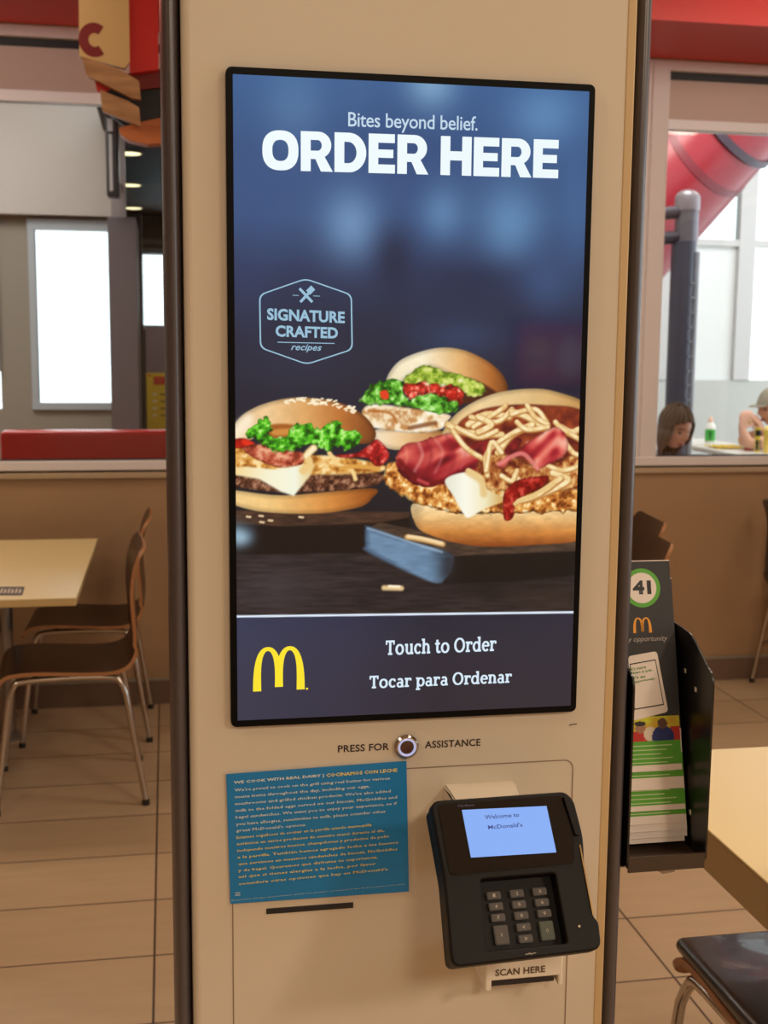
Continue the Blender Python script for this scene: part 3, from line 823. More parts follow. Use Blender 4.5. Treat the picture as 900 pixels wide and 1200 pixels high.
# ------------------------------------------------------------------ ordering kiosk
M_cream = mat('kiosk_cream_paint', (208, 194, 174), .42, noise=.015, nscale=3)
M_edgeshade = mat('kiosk_edge_shading', (196, 166, 120), .5)
M_side = mat('kiosk_side_frame', (74, 66, 68), .3, metal=.0, spec=.7)
M_bez = mat('display_bezel', (5, 5, 6), .45, spec=.12)
M_ink = mat('dark_print', (50, 38, 34), .6)
kiosk = thing('ordering_kiosk', 'tall cream self-order kiosk with dark metal sides and a portrait touch screen', 'kiosk', (0, .12, 0))
KL, KR = -.281, .287
KD = .24
# cabinet front: cream sheet whose long edges roll back
bm = bmesh.new()
prof = [(-.259, .03)] + arc(-.249, .012, .010, .012, 180, 270, 6) + arc(.2505, .012, .010, .012, 270, 360, 6) + [(.2605, .03)]
a = [bm.verts.new((x, y, .04)) for x, y in prof]; b = [bm.verts.new((x, y, 2.05)) for x, y in prof]
for i in range(len(prof) - 1): bm.faces.new((a[i], a[i + 1], b[i + 1], b[i]))
bm.faces.new(a[::-1]); bm.faces.new(b); bm.faces.new((a[0], b[0], b[-1], a[-1]))
finish('front_panel', bm, M_cream, kiosk)
bm = bmesh.new()
add_box(bm, (-.262, .03, .03), (.268, KD, 2.06), .006)
finish('cabinet', bm, M_side, kiosk)
bm = bmesh.new(); add_box(bm, (.2495, -.0008, .04), (.2615, .02, 2.05), .002)  # yellowish shading of the curving panel edge, painted as a strip
finish('edge_shading', bm, M_edgeshade, kiosk)
for s, x0, x1 in ((0, KL, -.259), (1, .2615, KR)):
    bm = bmesh.new()
    w = x1 - x0
    pr = [(x0 + .001, KD - .02)] + [(x0 + w * t, .002 + .02 * (abs(2 * t - 1) ** 2.6)) for t in [i / 10 for i in range(11)]] + [(x1, KD - .02)]
    a = [bm.verts.new((x, y, .02)) for x, y in pr]; b = [bm.verts.new((x, y, 2.08)) for x, y in pr]
    for i in range(len(pr)): bm.faces.new((a[i], a[(i + 1) % len(pr)], b[(i + 1) % len(pr)], b[i]))
    bm.faces.new(a[::-1]); bm.faces.new(b)
    finish('side_frame', bm, M_side, kiosk, smooth=True)
bm = bmesh.new(); add_box(bm, (-.30, -.06, 0), (.305, .34, .03), .006)
finish('floor_plate', bm, M_side, kiosk)
# display: bezel with a rounded outline, the picture just inside it
me = put(shape2d([rrect(-.21, -.3706, .21, .3706, .006)], .0035, .0008), V(-.2108, -.0045, SZ - .3714), UX, UZ, NF, .4216, .7428)
bezel = flat('display_bezel', me, M_bez, kiosk)
screen = flat('display', display_mesh(430, 760, -SW / 2, SW / 2, SZ - SH / 2, SZ + SH / 2, -.0092, paint_display), picture_mat('display_picture', True), kiosk)
screen['label'] = 'lit portrait display showing three burgers on dark boards'
YT = -.0098
W_head = glow('display_white', (236, 248, 252), 1.0); W_tag = glow('display_pale', (190, 214, 232), 1.0); W_prompt = glow('display_prompt', (214, 232, 246))
W_badge = glow('display_badge', (150, 190, 214)); W_yel = glow('display_yellow', (250, 226, 48))
def on_screen(name, me, m, pl, pr, pt, n=NF):
    a_ = at(*pl, Y=YT); b_ = at(*pr, Y=YT); t_ = at(*pt, Y=YT)
    u = b_ - a_; w = u.length; u.normalize()
    return flat(name, put(me, a_, u, UZ, n, w, (t_.z - a_.z)), m, screen)
on_screen('headline', heavy('ORDER HERE'), W_head, (307.5, 199), (654, 209), (307.5, 152))
write('tagline', 'Bites beyond belief.', W_tag, screen, (408, 153.5), (559.5, 158.5), (408, 131), YT, bold=.006, spacing=.96)
on_screen('order_prompt', slab('Touch to Order'), W_prompt, (452, 768), (581.5, 763), (452, 750))
on_screen('order_prompt', slab('Tocar para Ordenar'), W_prompt, (433, 811), (599.5, 804), (433, 791.5))
on_screen('emblem', arches(), W_yel, (296.5, 811), (361, 808), (296.5, 759))
# six-sided badge
def badge():
    mm = []
    px = [(303.5, 345), (358, 326), (412.5, 345), (413.5, 410), (359.5, 427.5), (304.5, 408)]
    def ring(k, w):
        pp = [at(x, y, Y=YT) for x, y in px]; c = sum(pp, V(0, 0, 0)) / 6
        q = [c + (p - c) * k for p in pp]
        def loop(s):
            r = [c + (p - c) * s for p in q]; out = []
            for i in range(6):
                a0, b0, c0 = r[i - 1], r[i], r[(i + 1) % 6]
                p0 = b0 + (a0 - b0).normalized() * .007; p2 = b0 + (c0 - b0).normalized() * .007
                for j in range(6):
                    t = j / 5; v_ = p0 * (1 - t) ** 2 + b0 * 2 * t * (1 - t) + p2 * t * t
                    out.append((v_.x, v_.z))
            return out
        return [loop(1), loop(1 - w)]
    me = shape2d(ring(1.0, .030)); 
    a_ = coords(me); me.vertices.foreach_set('co', np.stack([a_[:, 0], np.full(len(a_), YT), a_[:, 1]], 1).astype('f').ravel())
    mm.append(me)
    def rib(pts, w):
        bm_ = bmesh.new(); ribbon(bm_, [(at(x, y, Y=YT).x, at(x, y, Y=YT).z) for x, y in pts], w, V(0, YT, 0), UX, UZ, NF)
        r_ = bpy.data.meshes.new('rule'); bm_.to_mesh(r_); bm_.free(); mm.append(r_)
    rib([(325, 401), (392, 402.5)], .0009); rib([(343, 346), (350, 346.3)], .0007); rib([(367, 346.8), (375, 347)], .0007)
    rib([(351, 338), (366, 354)], .003); rib([(352, 354), (365, 340)], .003); rib([(361, 343), (367, 337)], .0065)
    for s, l, r, t, bo, sh in (('SIGNATURE', (313, 375), (404, 379), (313, 361), .035, 0), ('CRAFTED', (323, 394.5), (396, 397), (323, 381), .035, 0), ('recipes', (341, 412.5), (377, 413.5), (341, 403), .014, .35)):
        a0 = at(*l, Y=YT); b0 = at(*r, Y=YT); t0 = at(*t, Y=YT); u = b0 - a0; w = u.length; u.normalize()
        mm.append(put(text_mesh(s, bo, sh, 1.02), a0, u, UZ, NF, w, t0.z - a0.z))
    return join_meshes('badge', mm)
flat('badge', badge(), W_badge, screen)
# call button and its lettering
bc = at(476, 874, Y=0)
bm = bmesh.new(); add_lathe(bm, [(.0, .0), (.0145, .0), (.0148, .004), (.0125, .0065), (.0095, .0065), (.0092, .004), (0, .004)], bc, NF, 32)
btn = finish('call_button', bm, M_chrome, kiosk, smooth=True)
bm = bmesh.new(); add_lathe(bm, [(.0112, .0), (.0112, .0066), (.0098, .0072), (.0086, .0066), (.0086, .0)], bc, NF, 32)
finish('lit_ring', bm, glow('button_ring', (196, 196, 232), .8), btn, smooth=True)
bm = bmesh.new(); add_lathe(bm, [(.0085, .003), (.0085, .0052), (.006, .006), (0, .0062)], bc, NF, 24)
finish('push_cap', bm, mat('button_cap', (90, 62, 48), .35, metal=.4), btn, smooth=True)
write('call_lettering', 'PRESS FOR', M_ink, kiosk, (396, 882), (456, 879), (396, 873.5), -.0004, bold=.02, spacing=1.05)
write('call_lettering', 'ASSISTANCE', M_ink, kiosk, (498, 877), (563, 874), (498, 868.5), -.0004, bold=.02, spacing=1.05)
# access door: a hairline gap around it
gx0, gx1, gz0, gz1 = -.211, .2125, .40, .998
me = shape2d([rrect(gx0, gz0, gx1, gz1, .012), rrect(gx0 + .0014, gz0 + .0014, gx1 - .0014, gz1 - .0014, .011)])
a_ = coords(me); me.vertices.foreach_set('co', np.stack([a_[:, 0], np.full(len(a_), -.0005), a_[:, 1]], 1).astype('f').ravel())
flat('access_door_gap', me, mat('panel_gap', (140, 118, 96), .6), kiosk)
bm = bmesh.new()
p0 = at(312, 1067, Y=0); p1 = at(414, 1059.5, Y=0)
add_box(bm, (p0.x, -.0012, p0.z - .0045), (p1.x, .002, p0.z + .0025), .0006)
finish('receipt_slot', bm, M_dark, kiosk)
bm = bmesh.new()      # wedge that carries the card terminal
c8 = [(.046, .006, .975), (.139, .006, .975), (.139, .006, .86), (.046, .006, .86), (.052, -.055, .967), (.130, -.055, .967), (.130, -.103, .899), (.052, -.103, .899)]
vs = [bm.verts.new(c) for c in c8]
for f in ((0, 1, 2, 3), (4, 5, 6, 7), (0, 1, 5, 4), (3, 2, 6, 7), (0, 3, 7, 4), (1, 2, 6, 5)): bm.faces.new([vs[i] for i in f])
bmesh.ops.bevel(bm, geom=bm.edges[:], offset=.003, segments=2, affect='EDGES')
finish('terminal_mount', bm, M_cream, kiosk)
bm = bmesh.new(); add_tube(bm, [at(667, 850, Y=-.0004), at(672, 848.5, Y=-.0004), at(676, 848.5, Y=-.0004)], .0006, 5)
finish('scratch', bm, M_ink, kiosk)

# ------------------------------------------------------------------ blue notice on the kiosk
nc = [at(265, 907, Y=-.001), at(476, 891.5, Y=-.001), at(479, 1044, Y=-.001), at(270, 1058.5, Y=-.001)]
M_teal = mat('notice_teal', (4, 120, 184), .5)
notice = thing('notice_sheet', 'teal printed notice in white and yellow lines taped below the kiosk button', 'notice', (nc[3].x, -.001, nc[3].z))
bm = bmesh.new()
f_ = [bm.verts.new(p + V(0, -.0018, 0)) for p in nc]; b_ = [bm.verts.new(p + V(0, -.0003, 0)) for p in nc]
bm.faces.new(f_); bm.faces.new(b_[::-1])
for i in range(4): bm.faces.new((f_[i], f_[(i + 1) % 4], b_[(i + 1) % 4], b_[i]))
finish('paper', bm, M_teal, notice)
def L9(x, y): return at(250 + x / 3.6, 860 + y / 3.6, Y=-.0033)
M_nw = mat('notice_white_ink', (206, 218, 214), .6); M_ny = mat('notice_yellow_ink', (222, 206, 120), .6)
def lines(name, rows, m):
    for s, x0, y0, x1, y1, hh, bo in rows:
        a0 = L9(x0, y0); b0 = L9(x1, y1); u = b0 - a0; w = u.length; u.normalize()
        flat(name, put(text_mesh(s, bo, res=1), a0, u, UZ, NF, w, hh), m, notice)
h1, h2 = .0047, .0044
lines('text_line', [
    ('WE COOK WITH REAL DAIRY |', 86, 215, 466, 184, .0046, .03),
    ('We\'re proud to cook on the grill using real butter for various', 90, 247, 745, 196, h1, .012),
    ('menu items throughout the day, including our eggs,', 92, 276, 660, 230, h1, .012),
    ('mushrooms and grilled chicken products. We\'ve also added', 92, 305, 748, 250, h1, .012),
    ('milk to the folded eggs served on our biscuit, McGriddles and', 94, 334, 775, 276, h1, .012),
    ('bagel sandwiches. We want you to enjoy your experience, so if', 94, 362, 775, 302, h1, .012),
    ('you have allergies, sensitivities to milk, please consider other', 96, 391, 728, 336, h1, .012),
    ('great McDonald\'s options.', 97, 418, 393, 392, h1, .012),
    ('Restaurant allergen and nutrition details are available on request at the front counter and online.', 78, 706, 812, 636, .0016, .0)], M_nw)
lines('text_line', [
    ('COCINAMOS CON LECHE', 476, 183, 776, 160, .0046, .03),
    ('Estamos orgullosos de cocinar en la parrilla usando mantequilla', 98, 447, 668, 392, h2, .012),
    ('auténtica en varios productos de nuestro menú durante el día,', 99, 474, 722, 416, h2, .012),
    ('incluyendo nuestros huevos, champiñones y productos de pollo', 101, 502, 742, 440, h2, .012),
    ('a la parrilla. También hemos agregado leche a los huevos', 102, 530, 780, 466, h2, .012),
    ('que servimos en nuestros sándwiches de biscuit, McGriddles', 104, 558, 776, 494, h2, .012),
    ('y de bagel. Queremos que disfrutes tu experiencia,', 105, 586, 694, 528, h2, .012),
    ('así que si tienes alergias a la leche, por favor', 106, 612, 686, 556, h2, .012),
    ('considera otras opciones que hay en McDonald\'s.', 107, 642, 742, 578, h2, .012)], M_ny)
bm = bmesh.new()
for i in range(2): ribbon(bm, [(L9(92, 672 + 9 * i).x, L9(92, 672 + 9 * i).z), (L9(114, 670 + 9 * i).x, L9(114, 670 + 9 * i).z)], .001, V(0, -.0033, 0), UX, UZ, NF)
finish('print_mark', bm, M_nw, notice, recalc=False)

# ------------------------------------------------------------------ card terminal
yaw, th = .0333, .6142
TU = V(math.cos(yaw), math.sin(yaw), 0); n0 = V(math.sin(yaw), -math.cos(yaw), 0)
TV = V(0, 0, -1) * math.cos(th) + n0 * math.sin(th)             # down the face
TO = V(.0897, 0, .9891) + n0 * .0919
TN = V(0.02717746, -0.81679637, 0.57628559)
term = thing('card_terminal', 'black card payment terminal with a lit blue display tilted out from the kiosk', 'card terminal', tuple(TO - TN * .05))
M_tb = mat('terminal_black', (16, 11, 9), .5, spec=.2); M_tg = mat('terminal_gloss', (12, 10, 11), .08, coat=.5); M_tk = mat('terminal_key', (64, 54, 48), .45); M_tkl = mat('key_print', (170, 154, 134), .5)
def tpoly(poly, t0, t1, name, m, parent, bevel=0, smooth=False):
    bm = bmesh.new(); add_prism(bm, [(x, y) for x, y in poly], TO, TU, TV, TN, t0, t1)
    if bevel:
        es = [e for e in bm.edges if abs((e.verts[0].co - e.verts[1].co).normalized().dot(TN)) < .3 and (e.verts[0].co - TO).dot(TN) > (t0 + t1) / 2]
        bmesh.ops.bevel(bm, geom=es, offset=bevel, segments=3, affect='EDGES')
    return finish(name, bm, m, parent, smooth)
def round_poly(pts, r, n=5):
    out = []
    for i in range(len(pts)):
        a0, b0, c0 = Vector(pts[i - 1]), Vector(pts[i]), Vector(pts[(i + 1) % len(pts)])
        rr = min(r, (a0 - b0).length * .45, (c0 - b0).length * .45)
        p0 = b0 + (a0 - b0).normalized() * rr; p2 = b0 + (c0 - b0).normalized() * rr
        for j in range(n + 1):
            t = j / n; out.append(tuple(p0 * (1 - t) ** 2 + b0 * 2 * t * (1 - t) + p2 * t * t))
    return out
outline = round_poly([(-.081, 0), (.078, 0), (.0855, .010), (.0885, .052), (.0835, .085), (.0835, .140), (.088, .146), (.086, .172), (-.081, .175), (-.0765, .085)], .009)
key_hole = round_poly([(-.040, .0865), (.0515, .0865), (.0520, .1665), (-.0460, .1665)], .006)
tpoly(outline, -.040, -.0165, 'base_shell', M_tb, term)
me = shape2d([outline, key_hole], .008, .0022)
a_ = coords(me)
o3 = np.array(TO - TN * .0085)
me.vertices.foreach_set('co', (o3 + a_[:, :1] * np.array(TU) + a_[:, 1:2] * np.array(TV) + a_[:, 2:3] * np.array(TN)).astype('f').ravel())
bm = bmesh.new(); bm.from_mesh(me); hs = finish('housing', bm, M_tb, term)
lens = tpoly(round_poly([(-.0755, .003), (.0735, .003), (.0775, .050), (.0745, .080), (-.0725, .082)], .006), .0016, .0030, 'display_window', M_tg, term, .0006)
disp = tpoly([(-.0484, .0109), (.0526, .0135), (.0546, .0665), (-.0458, .0645)], .0029, .0034, 'display', glow('terminal_display', (138, 178, 250), .95), term)
disp['label'] = 'lit pale blue terminal display'
def tp(x, y, k): return TO + TU * x + TV * y + TN * k
def twrite(name, s, m, parent, x, y, w, h, k, bold=0):
    return flat(name, put(text_mesh(s, bold, res=2), tp(x, y, k), TU, -TV, TN, w, h), m, parent)
M_lcd = glow('terminal_text', (70, 84, 150), .8)
twrite('display_text', 'Welcome to', M_lcd, disp, -.023, .0235, .041, .0048, .0036, .015)
twrite('display_text', "McDonald's", M_lcd, disp, -.021, .0350, .041, .0048, .0036, .015)
twrite('maker_mark', 'Verifone', mat('terminal_mark', (70, 66, 96), .4), lens, -.053, .0075, .020, .0030, .0032, .01)
kn = 0
KM = {'x': 'X', 'o': 'O'}
def key(cx, cy, w, h, s, tint=None):
    bm = bmesh.new()
    pl = rrect(cx - w / 2, cy - h / 2, cx + w / 2, cy + h / 2, .0018, 3)
    add_prism(bm, pl, TO, TU, TV, TN, -.0166, -.0115)
    es = [e for e in bm.edges if all((v.co - TO).dot(TN) > -.012 for v in e.verts)]
    bmesh.ops.bevel(bm, geom=es, offset=.001, segments=2, affect='EDGES')
    k = finish('key', bm, tint or M_tk, term)
    if s: twrite('key_print', s, M_tkl, k, cx - (.0035 if len(s) > 1 else .0014), cy + .0018, .007 if len(s) > 1 else .0028, .0036, -.0113, .01)
digs = [['1', '2 ABC', '3 DEF'], ['4 GHI', '5 JKL', '6 MNO'], ['7', '8 TUV', '9']]
for r_, cy in enumerate((.105, .117, .129)):
    for c_, cx in enumerate((-.0215, .0055, .0325)):
        key(cx + .0006 * r_, cy, .0165, .0085, digs[r_][c_][:1])
key(-.0195, .1475, .0165, .0205, 'X'); key(.0072, .1415, .0165, .0085, '<'); key(.0075, .1538, .0165, .0085, '0')
key(.0335, .1475, .0165, .0205, 'O', mat('enter_key', (58, 62, 44), .45))
bm = bmesh.new(); add_prism(bm, round_poly([(.0735, .004), (.082, .006), (.0862, .050), (.0800, .050)], .003), TO, TU, TV, TN, -.004, .0075)
slot = finish('swipe_ridge', bm, M_tb, term)
bm = bmesh.new(); add_prism(bm, [(.0833, .060), (.0850, .060), (.0856, .138), (.0838, .138)], TO, TU, TV, TN, -.012, .0035)
finish('swipe_slot', bm, mat('slot_trim', (150, 122, 84), .3, metal=.8), term)
bm = bmesh.new(); add_lathe(bm, [(0, 0), (.0014, 0), (.0012, .0008), (0, .001)], tp(.0665, .148, .0018), TN, 10)
finish('status_light', bm, mat('pale_dot', (210, 190, 150), .3), term)
bm = bmesh.new()
ribbon(bm, [(0, .1715), (.012, .1710)], .0007, TO, TU, TV, TN, .0019)
ribbon(bm, [(.004, .1700), (.007, .1725)], .0007, TO, TU, TV, TN, .0019)
finish('contactless_mark', bm, M_tkl, term, recalc=False)

# ------------------------------------------------------------------ code scanner under the terminal
sc_t = at(570, 1136, Y=-.055); sc_r = at(661, 1130, Y=-.055); sc_b = at(572, 1160, Y=-.055)
scan = thing('code_scanner', 'small white scanner lip lettered SCAN HERE beneath the card terminal', 'scanner', (sc_t.x, -.02, sc_b.z))
x0, x1, zt, zb = sc_t.x, sc_r.x, sc_t.z, sc_b.z
M_sc = mat('scanner_white', (226, 214, 196), .35)
bm = bmesh.new()
add_box(bm, (x0, -.052, zb + .009), (x1, 0, zt + .02), .002)
add_box(bm, (x0, -.052, zb - .004), (x0 + .008, 0, zb + .012), .002); add_box(bm, (x1 - .006, -.052, zb - .004), (x1, 0, zb + .012), .002)
add_box(bm, (x0 + .004, -.01, zb - .006), (x1 - .003, 0, zb + .012))
finish('scanner_body', bm, M_sc, scan)
bm = bmesh.new(); add_box(bm, (x0 + .009, -.044, zb - .002), (x1 - .0085, -.012, zb + .0085)); finish('scan_window', bm, mat('scan_window_dark', (20, 22, 34), .12), scan)
flat('scanner_lettering', put(text_mesh('SCAN HERE', .03, spacing=1.05), V(x0 + .012, -.0525, zt - .0115), UX, UZ, NF, .063, .0088), mat('scanner_ink', (96, 74, 54), .6), scan)

# ------------------------------------------------------------------ leaflet holder on the kiosk's right side
HX0, HX1 = .2885, .397
M_hold = mat('holder_black', (22, 19, 18), .3)
holder = thing('leaflet_holder', 'open black leaflet rack fixed to the right side of the kiosk', 'leaflet rack', (.34, .06, .84))
side = [(.002, .853), (.002, 1.088), (.010, 1.100), (.020, 1.103), (.055, 1.124), (.075, 1.134), (.115, 1.137), (.135, 1.137), (.135, .845), (.02, .842)]
for nm, x in (('side_plate', HX0), ('side_plate', HX1 - .0025)):
    bm = bmesh.new()
    add_prism(bm, [(p[0], p[1]) for p in round_poly(side, .006, 3)], V(x, 0, 0), V(0, 1, 0), V(0, 0, 1), V(1, 0, 0), 0, .0025)
    finish(nm, bm, M_hold, holder)
bm = bmesh.new(); add_box(bm, (HX0 + .0025, .1325, .845), (HX1 - .0025, .135, 1.137)); finish('back_plate', bm, M_hold, holder)
bm = bmesh.new(); add_box(bm, (HX0 + .0025, .004, .846), (HX1 - .0025, .1325, .850)); add_box(bm, (HX0 + .0025, .002, .842), (HX1 - .0025, .005, .862))
finish('floor_tray', bm, mat('holder_tray', (62, 48, 38), .35), holder)
for y, z in ((.082, 1.078), (.048, 1.062), (.048, .895)):
    bm = bmesh.new(); add_box(bm, (HX1 - .0034, y, z), (HX1 - .0020, y + .005, z + .006), .0005); finish('rivet', bm, mat('bright_rivet', (236, 226, 206), .3), holder)
bm = bmesh.new(); add_prism(bm, [(-.016, 0), (.014, .004), (.012, -.006), (-.004, -.008)], V(.345, .012, .842), V(1, 0, 0), V(0, 0, 1), V(0, -1, 0), -.003, .003)
finish('mounting_clip', bm, M_steel, holder)

# leaflets: printed cards leaning in the rack
def at_x(px, py, x): return at(px, py, X=x)
LR = HX1 - .0115
tr = at_x(784, 656, LR); brp = at_x(799, 895, LR)
LVd = (brp - tr); LVd.x = 0; LVd.normalize()                    # down the cards
LN = LVd.cross(V(1, 0, 0)); LN = LN if LN.y < 0 else -LN; LN.normalize()
LW = LR - (HX0 + .005)
M_chalk = mat('leaflet_chalk', (42, 39, 41), .6, noise=.25, nscale=60); M_lg = mat('leaflet_green', (84, 160, 40), .5); M_lw = mat('leaflet_white', (228, 214, 204), .55)
M_lk = mat('leaflet_black', (22, 22, 22), .5); M_ly = mat('leaflet_emblem', (226, 150, 40), .5); M_ls = mat('leaflet_script', (168, 158, 152), .5); M_lgr = mat('leaflet_pale_text', (190, 210, 160), .5)
def lp(x, y, k, o): return o + V(1, 0, 0) * x + LVd * y + LN * k
def lpx(px, py, k, o):
    p = on_plane(px, py, o + LN * k, LN) - o
    return p.x, p.dot(LVd)
def leaflet(shift, drop, k, front, label, white):
    o = V(HX0 + .005 + shift, tr.y, tr.z) + LVd * drop + LN * k
    t = thing('leaflet', label, 'leaflet', tuple(o), 'recruiting leaflets in the rack')
    L = L0
    def rect(name, x0, y0, x1, y1, kk, m, parent=t, th=None, rr=0):
        bm = bmesh.new()
        poly = rrect(x0, y0, x1, y1, rr) if rr else [(x0, y0), (x1, y0), (x1, y1), (x0, y1)]
        add_prism(bm, poly, o, V(1, 0, 0), LVd, LN, kk - (th or .0002), kk)
        return finish(name, bm, m, parent)
    card = rect('card', 0, 0, LW, L, 0, M_lw, th=.0012)
    gtop = L - .031 - white
    rect('green_band', 0, gtop, LW, L - white, .0002, M_lg)
    bm = bmesh.new()
    for i in range(5): ribbon(bm, [(.012, gtop + .006 + i * .0055), (LW - .012 - (i % 3) * .008, gtop + .006 + i * .0055)], .0012, o, V(1, 0, 0), LVd, LN, .0004)
    finish('small_print', bm, M_lgr, t, recalc=False)
    rect('chalk_panel', 0, .0012, LW, gtop - .032, .0002, M_chalk)
    if not front:
        return t
    # round number badge
    cx, cy = lpx(752, 689, 0, o)
    r1, r2 = .0262, .0205
    bm = bmesh.new(); add_prism(bm, arc(cx, cy, r1, r1, 0, 355, 40), o, V(1, 0, 0), LVd, LN, .0002, .0005); bd = finish('number_badge', bm, M_lg, t)
    bm = bmesh.new(); add_prism(bm, arc(cx, cy, r2, r2, 0, 355, 40), o, V(1, 0, 0), LVd, LN, .0005, .0007); finish('badge_face', bm, M_lw, bd)
    flat('badge_number', put(text_mesh('41', .05), lp(cx - .013, cy + .0085, .0009, o), V(1, 0, 0), -LVd, LN, .026, .0185), M_lk, bd)
    ex, ey = lpx(742, 742, 0, o); ex2, _ = lpx(764, 742, 0, o)
    flat('emblem', put(arches(False), lp(ex, ey, .0006, o), V(1, 0, 0), -LVd, LN, ex2 - ex, .0205), M_ly, t)
    sx, sy = lpx(740, 754, 0, o); sx2, _ = lpx(782, 747, 0, o)
    flat('script', put(text_mesh('my opportunity', 0, .3), lp(sx - .012, sy, .0006, o), V(1, 0, 0), -LVd, LN, sx2 - sx + .012, .0085), M_ls, t)
    # tilted phone
    q = [lpx(*p, 0, o) for p in ((736, 769), (769.5, 763), (783, 834), (741, 845))]
    bm = bmesh.new(); add_prism(bm, round_poly(q, .005), o, V(1, 0, 0), LVd, LN, .0002, .0006); ph = finish('phone_print', bm, M_lw, t)
    q2 = [lpx(*p, 0, o) for p in ((737.5, 778), (768, 772.5), (778, 826), (743, 832))]
    bm = bmesh.new(); add_prism(bm, round_poly(q2, .001), o, V(1, 0, 0), LVd, LN, .0006, .0007); finish('phone_border', bm, M_lk, ph)
    q3 = [(a * .94 + sum(p[0] for p in q2) / 4 * .06, b * .95 + sum(p[1] for p in q2) / 4 * .05) for a, b in q2]
    bm = bmesh.new(); add_prism(bm, q3, o, V(1, 0, 0), LVd, LN, .0007, .0008); finish('phone_screen', bm, M_lw, ph)
    mm = []
    for s, a, b, c in (("It's more", (739, 786), (757, 783), .004), ('than a job.', (740, 791), (765, 787), .004), ("It's an", (741, 796), (756, 794), .004), ('opportunity.', (742, 801.5), (768, 797), .004)):
        x0_, y0_ = lpx(*a, 0, o); x1_, y1_ = lpx(*b, 0, o)
        u_ = (V(1, 0, 0) * (x1_ - x0_) + LVd * (y1_ - y0_)); w_ = u_.length; u_.normalize(); v_ = LN.cross(u_)
        mm.append(put(text_mesh(s, .02, res=2), lp(x0_, y0_, .0010, o), u_, v_, LN, w_, c))
    flat('phone_text', join_meshes('phone_text', mm), mat('leaflet_green_ink', (60, 130, 40), .5), ph)
    # group photograph
    ya, yb_ = gtop - .032, gtop
    nx, ny = 60, 34
    gx, gy = np.meshgrid(np.linspace(0, 1, nx), np.linspace(0, 1, ny))
    def paint(u_, v_):
        c = np.stack([.78 + 0 * u_, .62 + .2 * vnoise(u_ * 8, v_ * 4, 1, 3), .16 + 0 * u_], 1)
        c[(u_ < .28)] = (.30, .26, .20); c[(u_ > .86) & (v_ > .45)] = (.72, .16, .12)
        for (a, b, ra, rb, cc) in ((.10, .85, .14, .42, (.10, .09, .10)), (.10, .32, .07, .2, (.60, .42, .32)), (.38, .9, .15, .35, (.72, .12, .10)), (.40, .45, .08, .22, (.62, .44, .34)), (.55, .72, .10, .3, (.84, .78, .70)), (.74, .85, .17, .45, (.10, .16, .42)), (.74, .30, .075, .22, (.34, .22, .16)), (.40, .28, .09, .1, (.14, .09, .07)), (.10, .16, .08, .1, (.12, .09, .08))):
            c[((u_ - a) / ra) ** 2 + ((v_ - b) / rb) ** 2 < 1] = cc
        return c
    P = np.array([lp(u_ * LW, ya + (1 - v_) * (yb_ - ya), .0004, o) for u_, v_ in zip(gx.ravel(), gy.ravel())])
    flat('photo_print', grid_mesh(P, nx, ny, paint(gx.ravel(), 1 - gy.ravel())), picture_mat('leaflet_photo', False), t)
    return t
L0 = lpx(775, 903, 0, V(HX0 + .005, tr.y, tr.z))[1]
leaflet(0, 0, 0, True, 'dark leaflet numbered 41 with a printed phone, frontmost in the black rack', .008)
for i, (sh, pb, wh, lb) in enumerate(((.0025, 925, .0155, 'first leaflet peeking out below the one numbered 41'), (.003, 950, .007, 'second leaflet down below the one numbered 41, with a broad green band'),
                                      (.002, 966, .011, 'third leaflet down below the one numbered 41, with a narrow green edge'), (.0055, 975, .02, 'fourth leaflet down below the one numbered 41, all white edge'),
                                      (.006, 983, .02, 'second lowest leaflet in the black rack, white edge jutting right'), (.003, 989, .02, 'lowest leaflet in the black rack, greyish white bottom edge'))):
    leaflet(sh, lpx(775, pb, 0, V(HX0 + .005, tr.y, tr.z))[1] - L0, -.0022 * (i + 1), False, lb, wh)

# ------------------------------------------------------------------ furniture
M_ply = wood_mat('walnut_ply', (32, 15, 10), (60, 28, 17), 5, (14, 1.5, 1.5), .28)
M_plyedge = mat('ply_edge', (168, 114, 74), .4, noise=.1, nscale=60)
M_blackpad = mat('black_vinyl', (26, 27, 30), .36, spec=.9, bump=.15, nscale=180, coat=.3)
M_glide = mat('rubber_glide', (30, 28, 28), .6)
M_lam = mat('cream_laminate', (238, 214, 158), .32, noise=.02, nscale=4)
M_lamedge = mat('laminate_edge', (196, 168, 116), .4)

